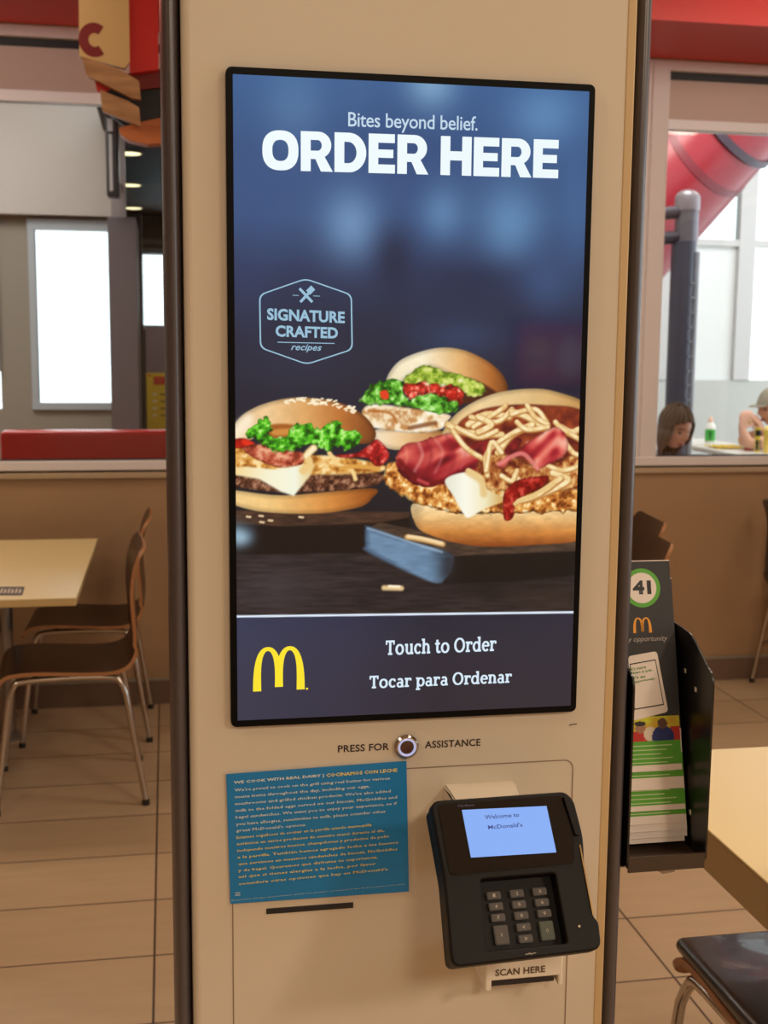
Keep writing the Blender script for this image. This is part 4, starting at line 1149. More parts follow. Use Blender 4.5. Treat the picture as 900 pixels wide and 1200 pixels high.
def chair(label, pad=False, bar=False, shell_m=None, edge_m=None, group=None):
    root = thing('cafe_chair', label, 'chair', (0, 0, 0), group)
    side_p = [(.238, .415), (.226, .438), (.195, .454), (.12, .458), (.02, .452), (-.07, .447), (-.135, .450), (-.178, .468), (-.200, .505), (-.207, .56), (-.203, .63), (-.200, .70), (-.206, .765), (-.222, .82), (-.240, .852)]
    P = smooth_path([(0, y, z) for y, z in side_p], 4)
    n = len(P); nl = 12; hw = .2; tk = .012
    bm = bmesh.new(); top = []; bot = []
    for i, p in enumerate(P):
        d = (P[min(i + 1, n - 1)] - P[max(i - 1, 0)]).normalized(); nn = V(0, -d.z, d.y)
        nn = -nn if nn.z < -.2 or (abs(nn.z) <= .2 and nn.y < 0) else nn
        t = i / (n - 1)
        w = hw
        if t > .93: w = hw - .035 * ((t - .93) / .07) ** 2
        if t < .05: w = hw - .02 * ((.05 - t) / .05) ** 2
        if .45 < t < .75: w = hw - .012 * math.sin((t - .45) / .3 * PI)
        rt = []; rb = []
        for j in range(nl + 1):
            x = w * (2 * j / nl - 1); cup = .010 * (x / hw) ** 2 * (1 if t > .6 else 0)
            q = p + V(x, 0, 0) + nn * cup
            rt.append(bm.verts.new(q + nn * tk / 2)); rb.append(bm.verts.new(q - nn * tk / 2))
        top.append(rt); bot.append(rb)
    for i in range(n - 1):
        for j in range(nl):
            bm.faces.new((top[i][j], top[i][j + 1], top[i + 1][j + 1], top[i + 1][j])); bm.faces.new((bot[i][j + 1], bot[i][j], bot[i + 1][j], bot[i + 1][j + 1]))
        for j in (0, nl):
            f = bm.faces.new((top[i][j], top[i + 1][j], bot[i + 1][j], bot[i][j])); f.material_index = 1
    for i in (0, n - 1):
        for j in range(nl):
            f = bm.faces.new((top[i][j], bot[i][j], bot[i][j + 1], top[i][j + 1])); f.material_index = 1
    sh = finish('seat_shell', bm, [shell_m or M_ply, edge_m or M_plyedge], root, smooth=True)
    for sx in (-1, 1):
        for fy in (1, -1):
            if fy == 1: pts = [(.218 * sx, .250, .012), (.196 * sx, .205, .375), (.190 * sx, .190, .412), (.186 * sx, .160, .432), (.184 * sx, .0, .436)]
            else: pts = [(.220 * sx, -.222, .012), (.198 * sx, -.165, .375), (.192 * sx, -.150, .410), (.187 * sx, -.122, .430), (.184 * sx, .0, .436)]
            bm = bmesh.new(); add_tube(bm, [pts[0]] + smooth_path(pts[1:], 5), .0105, 12)
            lg = finish('leg', bm, M_chrome, root, smooth=True)
            bm = bmesh.new(); add_lathe(bm, [(0, 0), (.0125, 0), (.0125, .018), (.010, .02), (0, .02)], (pts[0][0], pts[0][1], 0), (0, 0, 1), 12)
            finish('glide', bm, M_glide, lg)
    for y in (.12, -.09):
        bm = bmesh.new(); add_tube(bm, [(-.186, y, .434), (-.09, y, .441), (.09, y, .441), (.186, y, .434)], .009, 8)
        sp_ = finish('seat_support', bm, M_chrome, root, smooth=True)
        for x in (-.10, .10):
            bm = bmesh.new(); add_box(bm, (x - .016, y - .022, .434), (x + .016, y + .022, .449), .003); finish('mounting_pad', bm, M_glide, sp_)
    if bar:
        bm = bmesh.new(); add_tube(bm, [(-.207, .228, .19), (.207, .228, .19)], .008, 8); add_tube(bm, [(-.207, .228, .19), (-.208, -.19, .19)], .008, 8); add_tube(bm, [(.207, .228, .19), (.208, -.19, .19)], .008, 8)
        finish('stretcher', bm, M_chrome, root, smooth=True)
    if pad:
        bm = bmesh.new(); add_box(bm, (-.199, -.165, .455), (.199, .238, .490), .014, 4)
        for v in bm.verts:
            if v.co.z > .47: v.co.z += .012 * max(0, 1 - (v.co.x / .19) ** 2) * max(0, 1 - ((v.co.y - .03) / .19) ** 2)
            if v.co.y > .17 and v.co.z > .47: v.co.z -= .006 * ((v.co.y - .17) / .05)
        finish('seat_pad', bm, M_blackpad, root, smooth=True)
    return root

def place(o, x, y, rot, z=0):
    o.location = (x, y, z); o.rotation_euler = (0, 0, math.radians(rot)); return o

def copy_thing(root, label, group=None):
    r = root.copy(); COL.objects.link(r); r['label'] = label
    if group: r['group'] = group
    def rec(src, dst):
        for ch in src.children:
            c = ch.copy(); COL.objects.link(c); c.parent = dst; c.matrix_parent_inverse = ch.matrix_parent_inverse.copy()
            rec(ch, c)
    rec(root, r)
    return r

G_CH = 'bentwood cafe chairs'
ch = place(chair('bent walnut ply cafe chair nearest at the cream table under the left window', group=G_CH), -.604, 2.725, 94)
c2 = place(copy_thing(ch, 'bent walnut ply cafe chair between its nearer twin and the brown wall, left of kiosk'), -.586, 3.395, 90)
c3 = place(copy_thing(ch, 'cafe chair across the cream table, only its chrome legs showing at the picture edge'), -1.17, 3.36, -92)
c4 = place(copy_thing(ch, 'wooden cafe chair whose back rises right behind the leaflet rack, nearer of two'), 1.195, 2.62, 82.5)
c5 = place(copy_thing(ch, 'farther of two wooden cafe chairs whose backs rise behind the leaflet rack'), 1.375, 3.10, 83)
stool = place(chair('cafe chair with black seat pad and chrome legs tucked under the near cream table', pad=True, bar=True, shell_m=M_plyedge, group='padded chairs'), .785, .262, 0)
far_ch = place(copy_thing(stool, 'black backed chair with chrome legs by the brown wall, right of the leaflet rack'), 2.575, 3.40, -90)
for o_ in far_ch.children:
    if o_.name.startswith('seat_shell'):
        o_.data = o_.data.copy(); o_.data.materials[0] = M_blackpad; o_.data.materials[1] = M_blackpad

def table(label, x0, x1, y0, y1, thick, cols, group=None):
    root = thing('cafe_table', label, 'table', ((x0 + x1) / 2, (y0 + y1) / 2, 0), group)
    bm = bmesh.new(); add_box(bm, (x0, y0, .75 - .004), (x1, y1, .75), .0015)
    tp_ = finish('tabletop', bm, M_lam, root)
    bm = bmesh.new(); add_box(bm, (x0 + .001, y0 + .001, .75 - thick), (x1 - .001, y1 - .001, .746), .003)
    finish('edge_band', bm, M_lamedge, tp_)
    for (cx, cy) in cols:
        bm = bmesh.new(); add_tube(bm, [(cx, cy, .02), (cx, cy, .75 - thick - .002)], .034, 20); col_ = finish('column', bm, M_steel, root, smooth=True)
        bm = bmesh.new(); add_lathe(bm, [(0, 0), (.06, 0), (.06, .008), (.045, .022), (.034, .03), (0, .03)], (cx, cy, 0), (0, 0, 1), 28); finish('base_flange', bm, M_steel, col_, smooth=True)
        bm = bmesh.new(); add_lathe(bm, [(.034, -.05), (.05, -.03), (.16, -.012), (.16, 0), (0, 0)], (cx, cy, .75 - thick), (0, 0, 1), 28); finish('top_bracket', bm, M_glide, col_)
    return root
tl = table('long cream laminate table against the brown wall under the left window', -1.33, -.557, 2.30, 3.46, .026, [(-.905, 3.46 - .16), (-.99, 2.52)])
tr_ = table('near cream laminate table with a thick edge, right of the leaflet rack', .557, 1.26, .085, .692, .072, [(.97, .40)])
# small printed card lying on the left table
o1 = [at(x, y, Z=.7506) for x, y in ((-14, 688), (29, 688), (26, 697.5), (-18, 697.5))]
card = thing('table_card', 'small dark printed card lying on the near edge of the left cream table', 'card', tuple(o1[3]))
bm = bmesh.new(); a = [bm.verts.new(p) for p in o1]; b = [bm.verts.new(p + V(0, 0, .0012)) for p in o1]
bm.faces.new(a[::-1]); bm.faces.new(b)
for i in range(4): bm.faces.new((a[i], a[(i + 1) % 4], b[(i + 1) % 4], b[i]))
finish('card_sheet', bm, mat('card_brown', (70, 48, 44), .5), card)
bm = bmesh.new()
cu = (o1[2] - o1[3]); cv_ = (o1[0] - o1[3])
for i in range(9):
    x = .08 + i * .1
    q = [o1[3] + cu * (x + dx) + cv_ * y + V(0, 0, .0016) for dx, y in ((0, .2), (.06, .2), (.065, .75 if i % 2 else .6), (.01, .75))]
    bm.faces.new([bm.verts.new(p) for p in q])
finish('card_print', bm, mat('card_white', (214, 196, 170), .5), card)

# ------------------------------------------------------------------ red booth back beyond the left glass
booth = thing('booth_bench', 'glossy red vinyl booth back behind the left glass partition', 'bench', (-1.0, 4.2, 0))
M_vinyl = mat('red_vinyl', (234, 44, 44), .22, spec=.6)
bl = at(2, 520, Y=4.14).x
bm = bmesh.new(); add_box(bm, (bl, 4.08, .12), (.5, 4.20, 1.135), .02, 3)
finish('backrest', bm, M_vinyl, booth, smooth=True)
bm = bmesh.new(); add_box(bm, (bl, 4.20, .40), (.5, 4.66, .48), .03, 3)
finish('seat', bm, M_vinyl, booth, smooth=True)
bm = bmesh.new(); add_box(bm, (bl + .03, 4.10, 0), (.47, 4.60, .40))
finish('plinth', bm, M_dark, booth)

# ------------------------------------------------------------------ hanging sign with boards, upper left
SYY = 2.9
def sp(x, y, dy=0): return at(x, y, Y=SYY + dy)
sign = thing('hanging_sign', 'hanging cream and red sign with a maroon letter C and wooden boards, upper left', 'sign', (-.42, SYY, 2.75))
M_sgc = mat('sign_cream', (214, 176, 118), .5); M_sgr = mat('sign_red', (200, 36, 32), .45); M_sgm = mat('sign_maroon', (128, 30, 34), .5)
M_bd = wood_mat('sign_board', (150, 104, 66), (190, 142, 98), 4, (2, 10, 10), .5); M_bd2 = wood_mat('sign_block', (150, 74, 34), (206, 120, 66), 3, (2, 6, 6), .5)
def slab_px(name, px, d0, d1, m, parent=sign):
    """a board whose front outline is given, from depth SYY + d0 back to SYY + d1"""
    bm = bmesh.new()
    a = [bm.verts.new(sp(x, y, d0)) for x, y in px]; b = [bm.verts.new(v.co + V(0, d1 - d0, 0)) for v in a]
    bm.faces.new(a); bm.faces.new(b[::-1])
    k = len(a)
    for i in range(k): bm.faces.new((a[i], a[(i + 1) % k], b[(i + 1) % k], b[i]))
    return finish(name, bm, m, parent)
pc = slab_px('cream_panel', [(91.5, -60), (150, -60), (152, 72), (146, 80), (93, 66)], 0, .03, M_sgc)
slab_px('red_panel', [(150, -60), (184, -60), (186, 81), (152, 86)], .012, .16, M_sgr)
slab_px('red_panel', [(152, 86), (186, 81), (188, 102), (154, 106)], .05, .16, mat('sign_red_shaded', (120, 26, 22), .5))  # darker copy of the sign red carries the underside's shade
slab_px('board', [(96, 66), (138, 80), (163, 95), (165, 116), (155, 115), (101, 88)], -.03, .0, M_bd)
slab_px('board', [(117, 105), (150, 118), (163, 126), (165, 148), (120, 130)], -.015, .015, M_bd)
slab_px('red_panel', [(111, 95), (130, 104), (120, 110), (114, 107)], .0, .012, M_sgr)
slab_px('wood_block', [(139, 150), (160, 144), (188, 138), (190, 168), (172, 169), (150, 164), (142, 158)], .0, .07, M_bd2)
slab_px('backing', [(112, 92), (190, 80), (190, 142), (150, 150), (125, 132)], .07, .10, M_dark)
# letter C
lc = arc(0, 0, 1, 1, 52, 308, 28) + arc(0.03, 0, .40, .40, 308, 52, 24)
me = shape2d([lc])
a0 = sp(92.5, 66, -.001); b0 = sp(122, 66, -.001); t0 = sp(92.5, 25.5, -.001)
flat('letter', put(me, a0, UX, UZ, NF, b0.x - a0.x, t0.z - a0.z), M_sgm, pc)
for rx_, ry_ in ((sp(105, 0).x, SYY + .015), (sp(170, 0).x, SYY + .08)):
    bm = bmesh.new(); add_tube(bm, [V(rx_, ry_, 2.60), V(rx_, ry_, CEIL)], .004, 8); finish('hanger_rod', bm, M_steel, sign)

# black wall speaker on a steel post, beyond the left glass
sk = thing('wall_speaker', 'slim black speaker hanging below the wooden boards beyond the left glass', 'speaker', (-.59, 6.4, 2.4))
bm = bmesh.new(); add_box(bm, (at(125, 200, Y=6.2).x, 6.12, at(131, 232, Y=6.2).z), (at(140, 200, Y=6.2).x, 6.25, at(131, 137, Y=6.2).z), .012, 3)
finish('speaker_box', bm, mat('speaker_black', (30, 28, 32), .4), sk)
bm = bmesh.new(); add_box(bm, (at(128, 200, Y=6.2).x, 6.114, at(131, 157, Y=6.2).z), (at(134, 200, Y=6.2).x, 6.125, at(131, 142, Y=6.2).z), .003); add_box(bm, (at(129, 200, Y=6.2).x, 6.114, at(131, 226, Y=6.2).z), (at(133, 200, Y=6.2).x, 6.125, at(131, 160, Y=6.2).z), .003)
finish('grille', bm, mat('speaker_grille', (176, 168, 166), .4), sk)
bm = bmesh.new(); add_box(bm, (-.58, 6.24, 2.5), (-.56, 6.5, 2.53)); finish('wall_bracket', bm, M_steel, sk)

# round ceiling lights in the dark part of the far room
M_lampglow = mat('lamp_disc', (255, 240, 200), .4, emit=(255, 238, 186), estr=2.2)
for k, (px, py) in enumerate(((151, 180), (153, 217), (156, 244))):
    c = at(px, py, Z=2.893)
    dl = thing('downlight', ('largest round ceiling light beyond the left glass, beside the wood block', 'middle of three round ceiling lights beyond the left glass', 'smallest round ceiling light beyond the left glass, just above the dark column')[k], 'ceiling light', tuple(c), 'round ceiling lights')
    bm = bmesh.new(); add_lathe(bm, [(.085, .007), (.085, 0), (.100, -.004), (.104, 0), (.104, .007)], c, (0, 0, 1), 32); finish('trim_ring', bm, mat('lamp_trim', (176, 160, 130), .4), dl, smooth=True)
    bm = bmesh.new(); add_lathe(bm, [(0, -.001), (.085, -.001), (.085, .007), (0, .007)], c, (0, 0, 1), 32); finish('lens', bm, M_lampglow, dl)

# slatted blind on the far window and a yellow poster
bld = thing('window_blind', 'grey slatted blind half covering the far bright window by the dark column', 'blind', (-.1, 11.95, 1.7))
M_slat = mat('blind_slat', (120, 112, 116), .6)
bm = bmesh.new()
z0b = at(180, 382, Y=11.95).z; z1b = 2.6
k = 0
z = z0b
while z < z1b:
    add_box(bm, (-.56, 11.95, z), (.4, 11.957, z + .010)); z += .034
finish('slats', bm, M_slat, bld)
bm = bmesh.new(); add_box(bm, (-.57, 11.93, 2.6), (.41, 11.97, 2.65)); finish('head_rail', bm, M_slat, bld)
bm = bmesh.new(); add_box(bm, (-.45, 9.2, 0), (.5, 9.3, at(180, 383, Y=9.2).z)); 
scr = tag(finish('slatted_screen', bm, mat('screen_mauve', (128, 106, 112), .6, bump=.4, nscale=4, stretch=(.1, 1, 30))), 'low mauve ribbed screen under the far blind, behind the yellow poster', 'screen')
pst = thing('yellow_poster', 'yellow poster with small marks on the far screen, left of the kiosk edge', 'poster', (-.3, 9.18, 1.0))
pz0, pz1 = at(180, 506, Y=9.19).z, at(180, 437, Y=9.19).z; pxl = at(172, 470, Y=9.19).x
bm = bmesh.new(); add_box(bm, (pxl, 9.185, pz0), (pxl + .34, 9.199, pz1)); pb_ = finish('sheet', bm, mat('poster_yellow', (232, 190, 40), .5), pst)
bm = bmesh.new()
for i in range(4): add_box(bm, (pxl + .05, 9.183, pz1 - .19 - i * .06), (pxl + .085, 9.186, pz1 - .175 - i * .06))
finish('pale_marks', bm, mat('poster_pale', (240, 228, 190), .5), pb_)
bm = bmesh.new()
for i in range(4): add_box(bm, (pxl + .115, 9.183, pz1 - .188 - i * .06), (pxl + .23, 9.186, pz1 - .178 - i * .06))
finish('dark_marks', bm, mat('poster_ink', (90, 60, 30), .5), pb_)
bm = bmesh.new(); add_box(bm, (pxl + .06, 9.183, pz1 - .10), (pxl + .28, 9.186, pz1 - .03)); add_box(bm, (pxl + .015, 9.183, pz1 - .03), (pxl + .04, 9.186, pz1 - .015)); finish('red_heading', bm, mat('poster_red', (206, 60, 30), .5), pb_)

# ------------------------------------------------------------------ play area things
M_slide = mat('slide_red', (152, 8, 34), .3, spec=.5)
M_slidek = mat('slide_seam', (60, 40, 58), .4)
slide = thing('tube_slide', 'big red plastic tube slide with dark seam rings in the play area', 'slide', (3.4, 6.4, 2.2))
SA = at(690, 318, Y=6.4); SB = at(960, 16, Y=6.4); sd = (SB - SA).normalized()
path = [SA - V(0, 0, .0) - sd * .2, SA, SA.lerp(SB, .33), SA.lerp(SB, .66), SB, SB + sd * .5]
bm = bmesh.new(); add_tube(bm, path, .40, 40, caps=False)
finish('tube', bm, M_slide, slide, smooth=True)
tilt = (sd + V(0, -.75, 0)).normalized()
for tq, kk in ((.615, .42), (.50, .405)):
    c = SA.lerp(SB, tq)
    bm = bmesh.new()
    e1 = V(0, 1, 0) - sd * sd.y; e1.normalize(); e2 = sd.cross(e1)
    for w0, w1, rr in ((0, 1, kk),):
        rings = []
        for dd, r_ in ((-.028, .395), (-.028, rr), (.028, rr), (.028, .395)):
            rings.append([bm.verts.new(c + sd * (dd + .34 * math.cos(2 * PI * i / 48)) + (e1 * math.cos(2 * PI * i / 48) + e2 * math.sin(2 * PI * i / 48)) * r_) for i in range(48)])
        for i in range(48):
            for a, b in zip(rings, rings[1:]): bm.faces.new((a[i], a[(i + 1) % 48], b[(i + 1) % 48], b[i]))
    finish('seam_ring', bm, M_slidek if tq > .6 else mat('slide_seam_red', (120, 14, 34), .4), slide, smooth=True)
M_post = mat('post_grey', (112, 108, 118), .3, metal=.35); M_postd = mat('post_sleeve', (66, 66, 82), .35); M_rail = mat('rail_dark', (58, 48, 58), .4)
PYY = 5.4
pcx = at(799, 350, Y=PYY).x
ptop = at(803, 222, Y=PYY).z
post = thing('play_post', 'thick grey play structure post with a domed cap and two short rails', 'post', (pcx, PYY, PF))
bm = bmesh.new(); pr_ = .073
add_lathe(bm, [(0, 0), (pr_, 0), (pr_, ptop - PF - .30)], (pcx, PYY, PF), (0, 0, 1), 28); finish('sleeve', bm, M_postd, post, smooth=True)
bm = bmesh.new(); add_lathe(bm, [(pr_ * .93, ptop - PF - .30), (pr_ * .93, ptop - PF - .12)], (pcx + .01, PYY, PF), (0, 0, 1), 28); finish('pole', bm, M_post, post, smooth=True)
bm = bmesh.new(); add_lathe(bm, [(pr_ * .93, -.12), (pr_ * 1.0, -.12), (pr_ * 1.0, -.05)] + [(pr_ * math.cos(a), -.05 + .05 * math.sin(a)) for a in (.3, .6, .9, 1.2, 1.4)] + [(0, 0)], (pcx + .01, PYY, ptop), (0, 0, 1), 28)
finish('cap', bm, mat('post_cap', (140, 132, 138), .3, metal=.3), post, smooth=True)
for y0, y1 in ((240, 256), (268, 286)):
    zc = at(790, (y0 + y1) / 2, Y=PYY).z
    bm = bmesh.new(); add_tube(bm, [(pcx - .02, PYY, zc - .0), (pcx - .9, PYY - .05, zc - .10)], .038, 16); finish('rail', bm, M_rail, post, smooth=True)
bm = bmesh.new()
add_tube(bm, [(pcx + .062, PYY - .045, PF + .5), (pcx + .062, PYY - .045, ptop - .36)], .018, 10)
for i in range(9): add_box(bm, (pcx + .02, PYY - .078, 1.22 + i * .085), (pcx + .055, PYY - .066, 1.228 + i * .085))
finish('ladder_edge', bm, mat('ladder_grey', (150, 156, 168), .35), post)

def play_table(label, x0, x1, y0, y1, z=.92):
    root = thing('play_table', label, 'table', ((x0 + x1) / 2, (y0 + y1) / 2, PF), 'pale play area tables')
    bm = bmesh.new(); add_box(bm, (x0, y0, z - .03), (x1, y1, z), .008, 2); finish('tabletop', bm, mat('play_table_white', (206, 204, 196), .4), root)
    cx, cy = (x0 + x1) / 2, (y0 + y1) / 2
    bm = bmesh.new(); add_tube(bm, [(cx, cy, PF + .02), (cx, cy, z - .03)], .035, 16); finish('column', bm, M_steel, root, smooth=True)
    bm = bmesh.new(); add_lathe(bm, [(0, 0), (.22, 0), (.22, .01), (.04, .03), (0, .03)], (cx, cy, PF), (0, 0, 1), 24); finish('base', bm, M_steel, root, smooth=True)
    return root
TAx1 = at(853, 519, Y=6.0).x
play_table('pale play area table carrying the green labelled bottle', 2.55, TAx1, 5.82, 6.35)
TBx0 = at(812, 523, Z=.92)
play_table('pale play area table in front of the person in the cap', 2.98, 3.62, 5.08, 5.74)

# bottle with a green label
bp_ = at(832, 518.5, Z=.92); bp_ = V(bp_.x, 6.0, .92); bp_.x = at(832, 515, Y=6.0).x
bh = .155
bot = thing('sauce_bottle', 'small white bottle with a green label standing on the play area table', 'bottle', tuple(bp_))
bm = bmesh.new(); add_lathe(bm, [(0, 0), (.030, 0), (.033, .006), (.033, .095), (.030, .115), (.018, .128), (.016, .134), (0, .134)], bp_, (0, 0, 1), 24); finish('bottle_body', bm, mat('bottle_white', (236, 238, 232), .35), bot, smooth=True)
bm = bmesh.new(); add_lathe(bm, [(.0335, .010), (.0338, .012), (.0338, .085), (.0335, .087)], bp_, (0, 0, 1), 24); lb_ = finish('bottle_label', bm, mat('bottle_green', (60, 176, 66), .4), bot, smooth=True)
bm = bmesh.new()
add_box(bm, (bp_.x - .024, bp_.y - .036, bp_.z + .060), (bp_.x - .004, bp_.y - .030, bp_.z + .072)); add_box(bm, (bp_.x - .020, bp_.y - .036, bp_.z + .025), (bp_.x - .008, bp_.y - .030, bp_.z + .06))
finish('label_mark', bm, mat('bottle_deep_green', (20, 110, 40), .4), lb_)
bm = bmesh.new(); add_lathe(bm, [(.017, .130), (.017, .150), (.010, .158), (.006, .172), (0, .174)], bp_, (0, 0, 1), 20); finish('bottle_cap', bm, mat('bottle_cap_orange', (232, 196, 170), .4), bot, smooth=True)

# food and drinks in front of the person
def cup(name, label, px, py0, py1, Y, w, m, marks=None):
    x = at(px, py0, Y=Y).x; h = at(px, py1, Y=Y).z - .92
    t = thing(name, label, 'cup', (x, Y, .92), None)
    bm = bmesh.new(); add_lathe(bm, [(0, 0), (w * .80, 0), (w, h - .012), (w * 1.06, h - .01), (w * 1.06, h), (w * .9, h), (w * .85, h - .02), (0, h - .02)], (x, Y, .92), (0, 0, 1), 24); finish('cup_body', bm, m, t, smooth=True)
    if marks:
        for (a0_, a1_, v0_, v1_) in marks:
            bm = bmesh.new(); rr_ = []
            for v_ in (v0_, v1_):
                r_ = w * (.80 + .20 * v_) * 1.03
                rr_.append([[bm.verts.new((x + (r_ + e_) * math.cos(math.radians(a0_ + (a1_ - a0_) * q / 8)), Y + (r_ + e_) * math.sin(math.radians(a0_ + (a1_ - a0_) * q / 8)), .92 + v_ * h)) for q in range(9)] for e_ in (0, -.001)])
            for q in range(8):
                for e_ in (0, 1): bm.faces.new((rr_[0][e_][q], rr_[0][e_][q + 1], rr_[1][e_][q + 1], rr_[1][e_][q]))
            finish('cup_mark', bm, M_dark, t, recalc=False)
    return t
cup('drink_cup', 'yellow cup with black blocks beside the hands of the person in the cap', 887.5, 525, 501, 5.24, .019, mat('cup_yellow', (230, 204, 70), .4), [(190, 330, .66, .9), (200, 262, .08, .5), (280, 325, .08, .5)])
cup('drink_cup', 'plain pale yellow cup at the right edge of the window, beside the marked cup', 897.5, 529, 504, 5.18, .019, mat('cup_pale_yellow', (238, 210, 96), .4))
rp = V(at(879, 523, Y=5.34).x, 5.34, .92)
bm = bmesh.new(); add_box(bm, (rp.x - .03, rp.y - .02, .9205), (rp.x + .022, rp.y + .02, .942), .008, 3)
for v in bm.verts: v.co.z += .004 * math.sin(v.co.x * 160)
tag(finish('ketchup_packet', bm, mat('packet_red', (196, 30, 40), .35), smooth=True), 'small red sauce packet lying on the play table beside the yellow cup', 'packet')
wp = V(at(852, 519, Y=5.55).x, 5.57, .921)
bm = bmesh.new()
g = [[bm.verts.new(wp + V(-.10 + .20 * i / 8, -.12 + .22 * j / 8, .002 + .012 * abs(math.sin(i * 1.3 + j * .9)))) for j in range(9)] for i in range(9)]
for i in range(8):
    for j in range(8): bm.faces.new((g[i][j], g[i + 1][j], g[i + 1][j + 1], g[i][j + 1]))
r_ = bmesh.ops.solidify(bm, geom=bm.faces[:], thickness=.001)
tag(finish('food_wrapper', bm, mat('wrapper_yellow', (240, 212, 70), .5), smooth=True), 'crumpled yellow food wrapper on the play table below the raised hands', 'wrapper')

# ------------------------------------------------------------------ people
M_skin = mat('skin_rosy', (206, 152, 130), .5); M_skin2 = mat('skin_pale', (214, 164, 140), .5)
M_hair = mat('hair_brown', (98, 76, 60), .55, noise=.6, nscale=22, stretch=(7, 7, .6), spec=.3); M_lip = mat('lips', (160, 80, 78), .45); M_eye = mat('eye_dark', (40, 30, 28), .3)
def skin_mesh(verts, edges, radii, sub=2, root=0):
    me = bpy.data.meshes.new('skeleton'); me.from_pydata([tuple(v) for v in verts], edges, [])
    o = bpy.data.objects.new('skeleton', me); COL.objects.link(o)
    mod = o.modifiers.new('skin', 'SKIN'); mod.use_smooth_shade = True
    for i, r in enumerate(radii):
        d = me.skin_vertices[0].data[i]; d.radius = r if isinstance(r, tuple) else (r, r); d.use_root = (i == root)
    if sub:
        s = o.modifiers.new('sub', 'SUBSURF'); s.levels = sub; s.render_levels = sub
    dg = bpy.context.evaluated_depsgraph_get(); dg.update()
    out = bpy.data.meshes.new_from_object(o.evaluated_get(dg)); bpy.data.objects.remove(o)
    return out
def remeshed(meshes, voxel, name):
    me = join_meshes(name, meshes)
    o = bpy.data.objects.new(name, me); COL.objects.link(o)
    m = o.modifiers.new('re', 'REMESH'); m.mode = 'VOXEL'; m.voxel_size = voxel; m.use_smooth_shade = True
    s = o.modifiers.new('sm', 'SMOOTH'); s.iterations = 3; s.factor = .4
    dg = bpy.context.evaluated_depsgraph_get(); dg.update()
    out = bpy.data.meshes.new_from_object(o.evaluated_get(dg)); bpy.data.objects.remove(o)
    return out
def line_inside(bm, c, t):
    """give an open shell around c a lining, t further in, joined along its rim"""
    fs = bm.faces[:]; es = [e for e in bm.edges if e.is_boundary]
    inner = {v: bm.verts.new(v.co - (v.co - Vector(c)).normalized() * t) for v in bm.verts[:]}
    for f in fs: bm.faces.new([inner[v] for v in reversed(f.verts)])
    for e in es:
        a, b = e.verts; bm.faces.new((a, b, inner[b], inner[a]))
def head_frame(fwd, up):
    f = Vector(fwd).normalized(); u = Vector(up); u = (u - f * u.dot(f)).normalized(); r = f.cross(u)
    return Matrix((r, f, u)).transposed()
def head_shape(d):
    """unit direction (x right, y forward, z up) -> point on an adult head"""
    x, y, z = d
    p = Vector((x * .076, y * .097, z * .116))
    if z < 0:
        k = min(1, -z); p.x *= 1 - .26 * k ** 1.4
        if y < 0: p.y *= 1 - .35 * k
        else: p.y *= 1 - .08 * k * k
    if y > 0:
        g = lambda cx, cz, sx, sz: math.exp(-((x - cx) / sx) ** 2 - ((z - cz) / sz) ** 2)
        p.y += .024 * g(0, -.16, .15, .15) + .012 * g(0, .02, .11, .22) - .010 * (g(.40, .06, .2, .13) + g(-.40, .06, .2, .13)) + .006 * g(0, .26, .6, .12) + .006 * g(0, -.50, .28, .10) + .010 * g(0, -.85, .3, .2) - .004 * g(0, -.66, .3, .07)
    return p
def head_mesh(c, M, s=1):
    bm = bmesh.new(); bmesh.ops.create_uvsphere(bm, u_segments=48, v_segments=32, radius=1)
    for v in bm.verts: v.co = Vector(c) + M @ (head_shape(v.co.normalized()) * s)
    for sg in (-1, 1):      # ears
        r = bmesh.ops.create_uvsphere(bm, u_segments=14, v_segments=10, radius=1)
        for v in r['verts']: v.co = Vector(c) + M @ (Vector((sg * (.076 + v.co.x * .011), -.012 + v.co.y * .019, -.005 + v.co.z * .033)) * s)
    me = bpy.data.meshes.new('head'); bm.to_mesh(me); bm.free(); return me
def face_bits(c, M, s, root):
    for sg in (-1, 1):
        bm = bmesh.new(); r = bmesh.ops.create_uvsphere(bm, u_segments=14, v_segments=10, radius=1)
        for v in r['verts']: v.co = Vector(c) + M @ (Vector((sg * .031 + v.co.x * .013, .079 + v.co.y * .009, .006 + v.co.z * .007)) * s)
        finish('eye', bm, M_eye, root, smooth=True)
        bm = bmesh.new(); add_tube(bm, [Vector(c) + M @ (Vector(p) * s) for p in ((sg * .016, .092, .028), (sg * .034, .089, .033), (sg * .050, .074, .027))], .0035, 6); finish('eyebrow', bm, M_hair, root, smooth=True)
    bm = bmesh.new(); r = bmesh.ops.create_uvsphere(bm, u_segments=16, v_segments=10, radius=1)
    for v in r['verts']: v.co = Vector(c) + M @ (Vector((v.co.x * .024, .089 + v.co.y * .008 - .010 * v.co.x ** 2, -.062 + v.co.z * .009)) * s)
    finish('mouth', bm, M_lip, root, smooth=True)

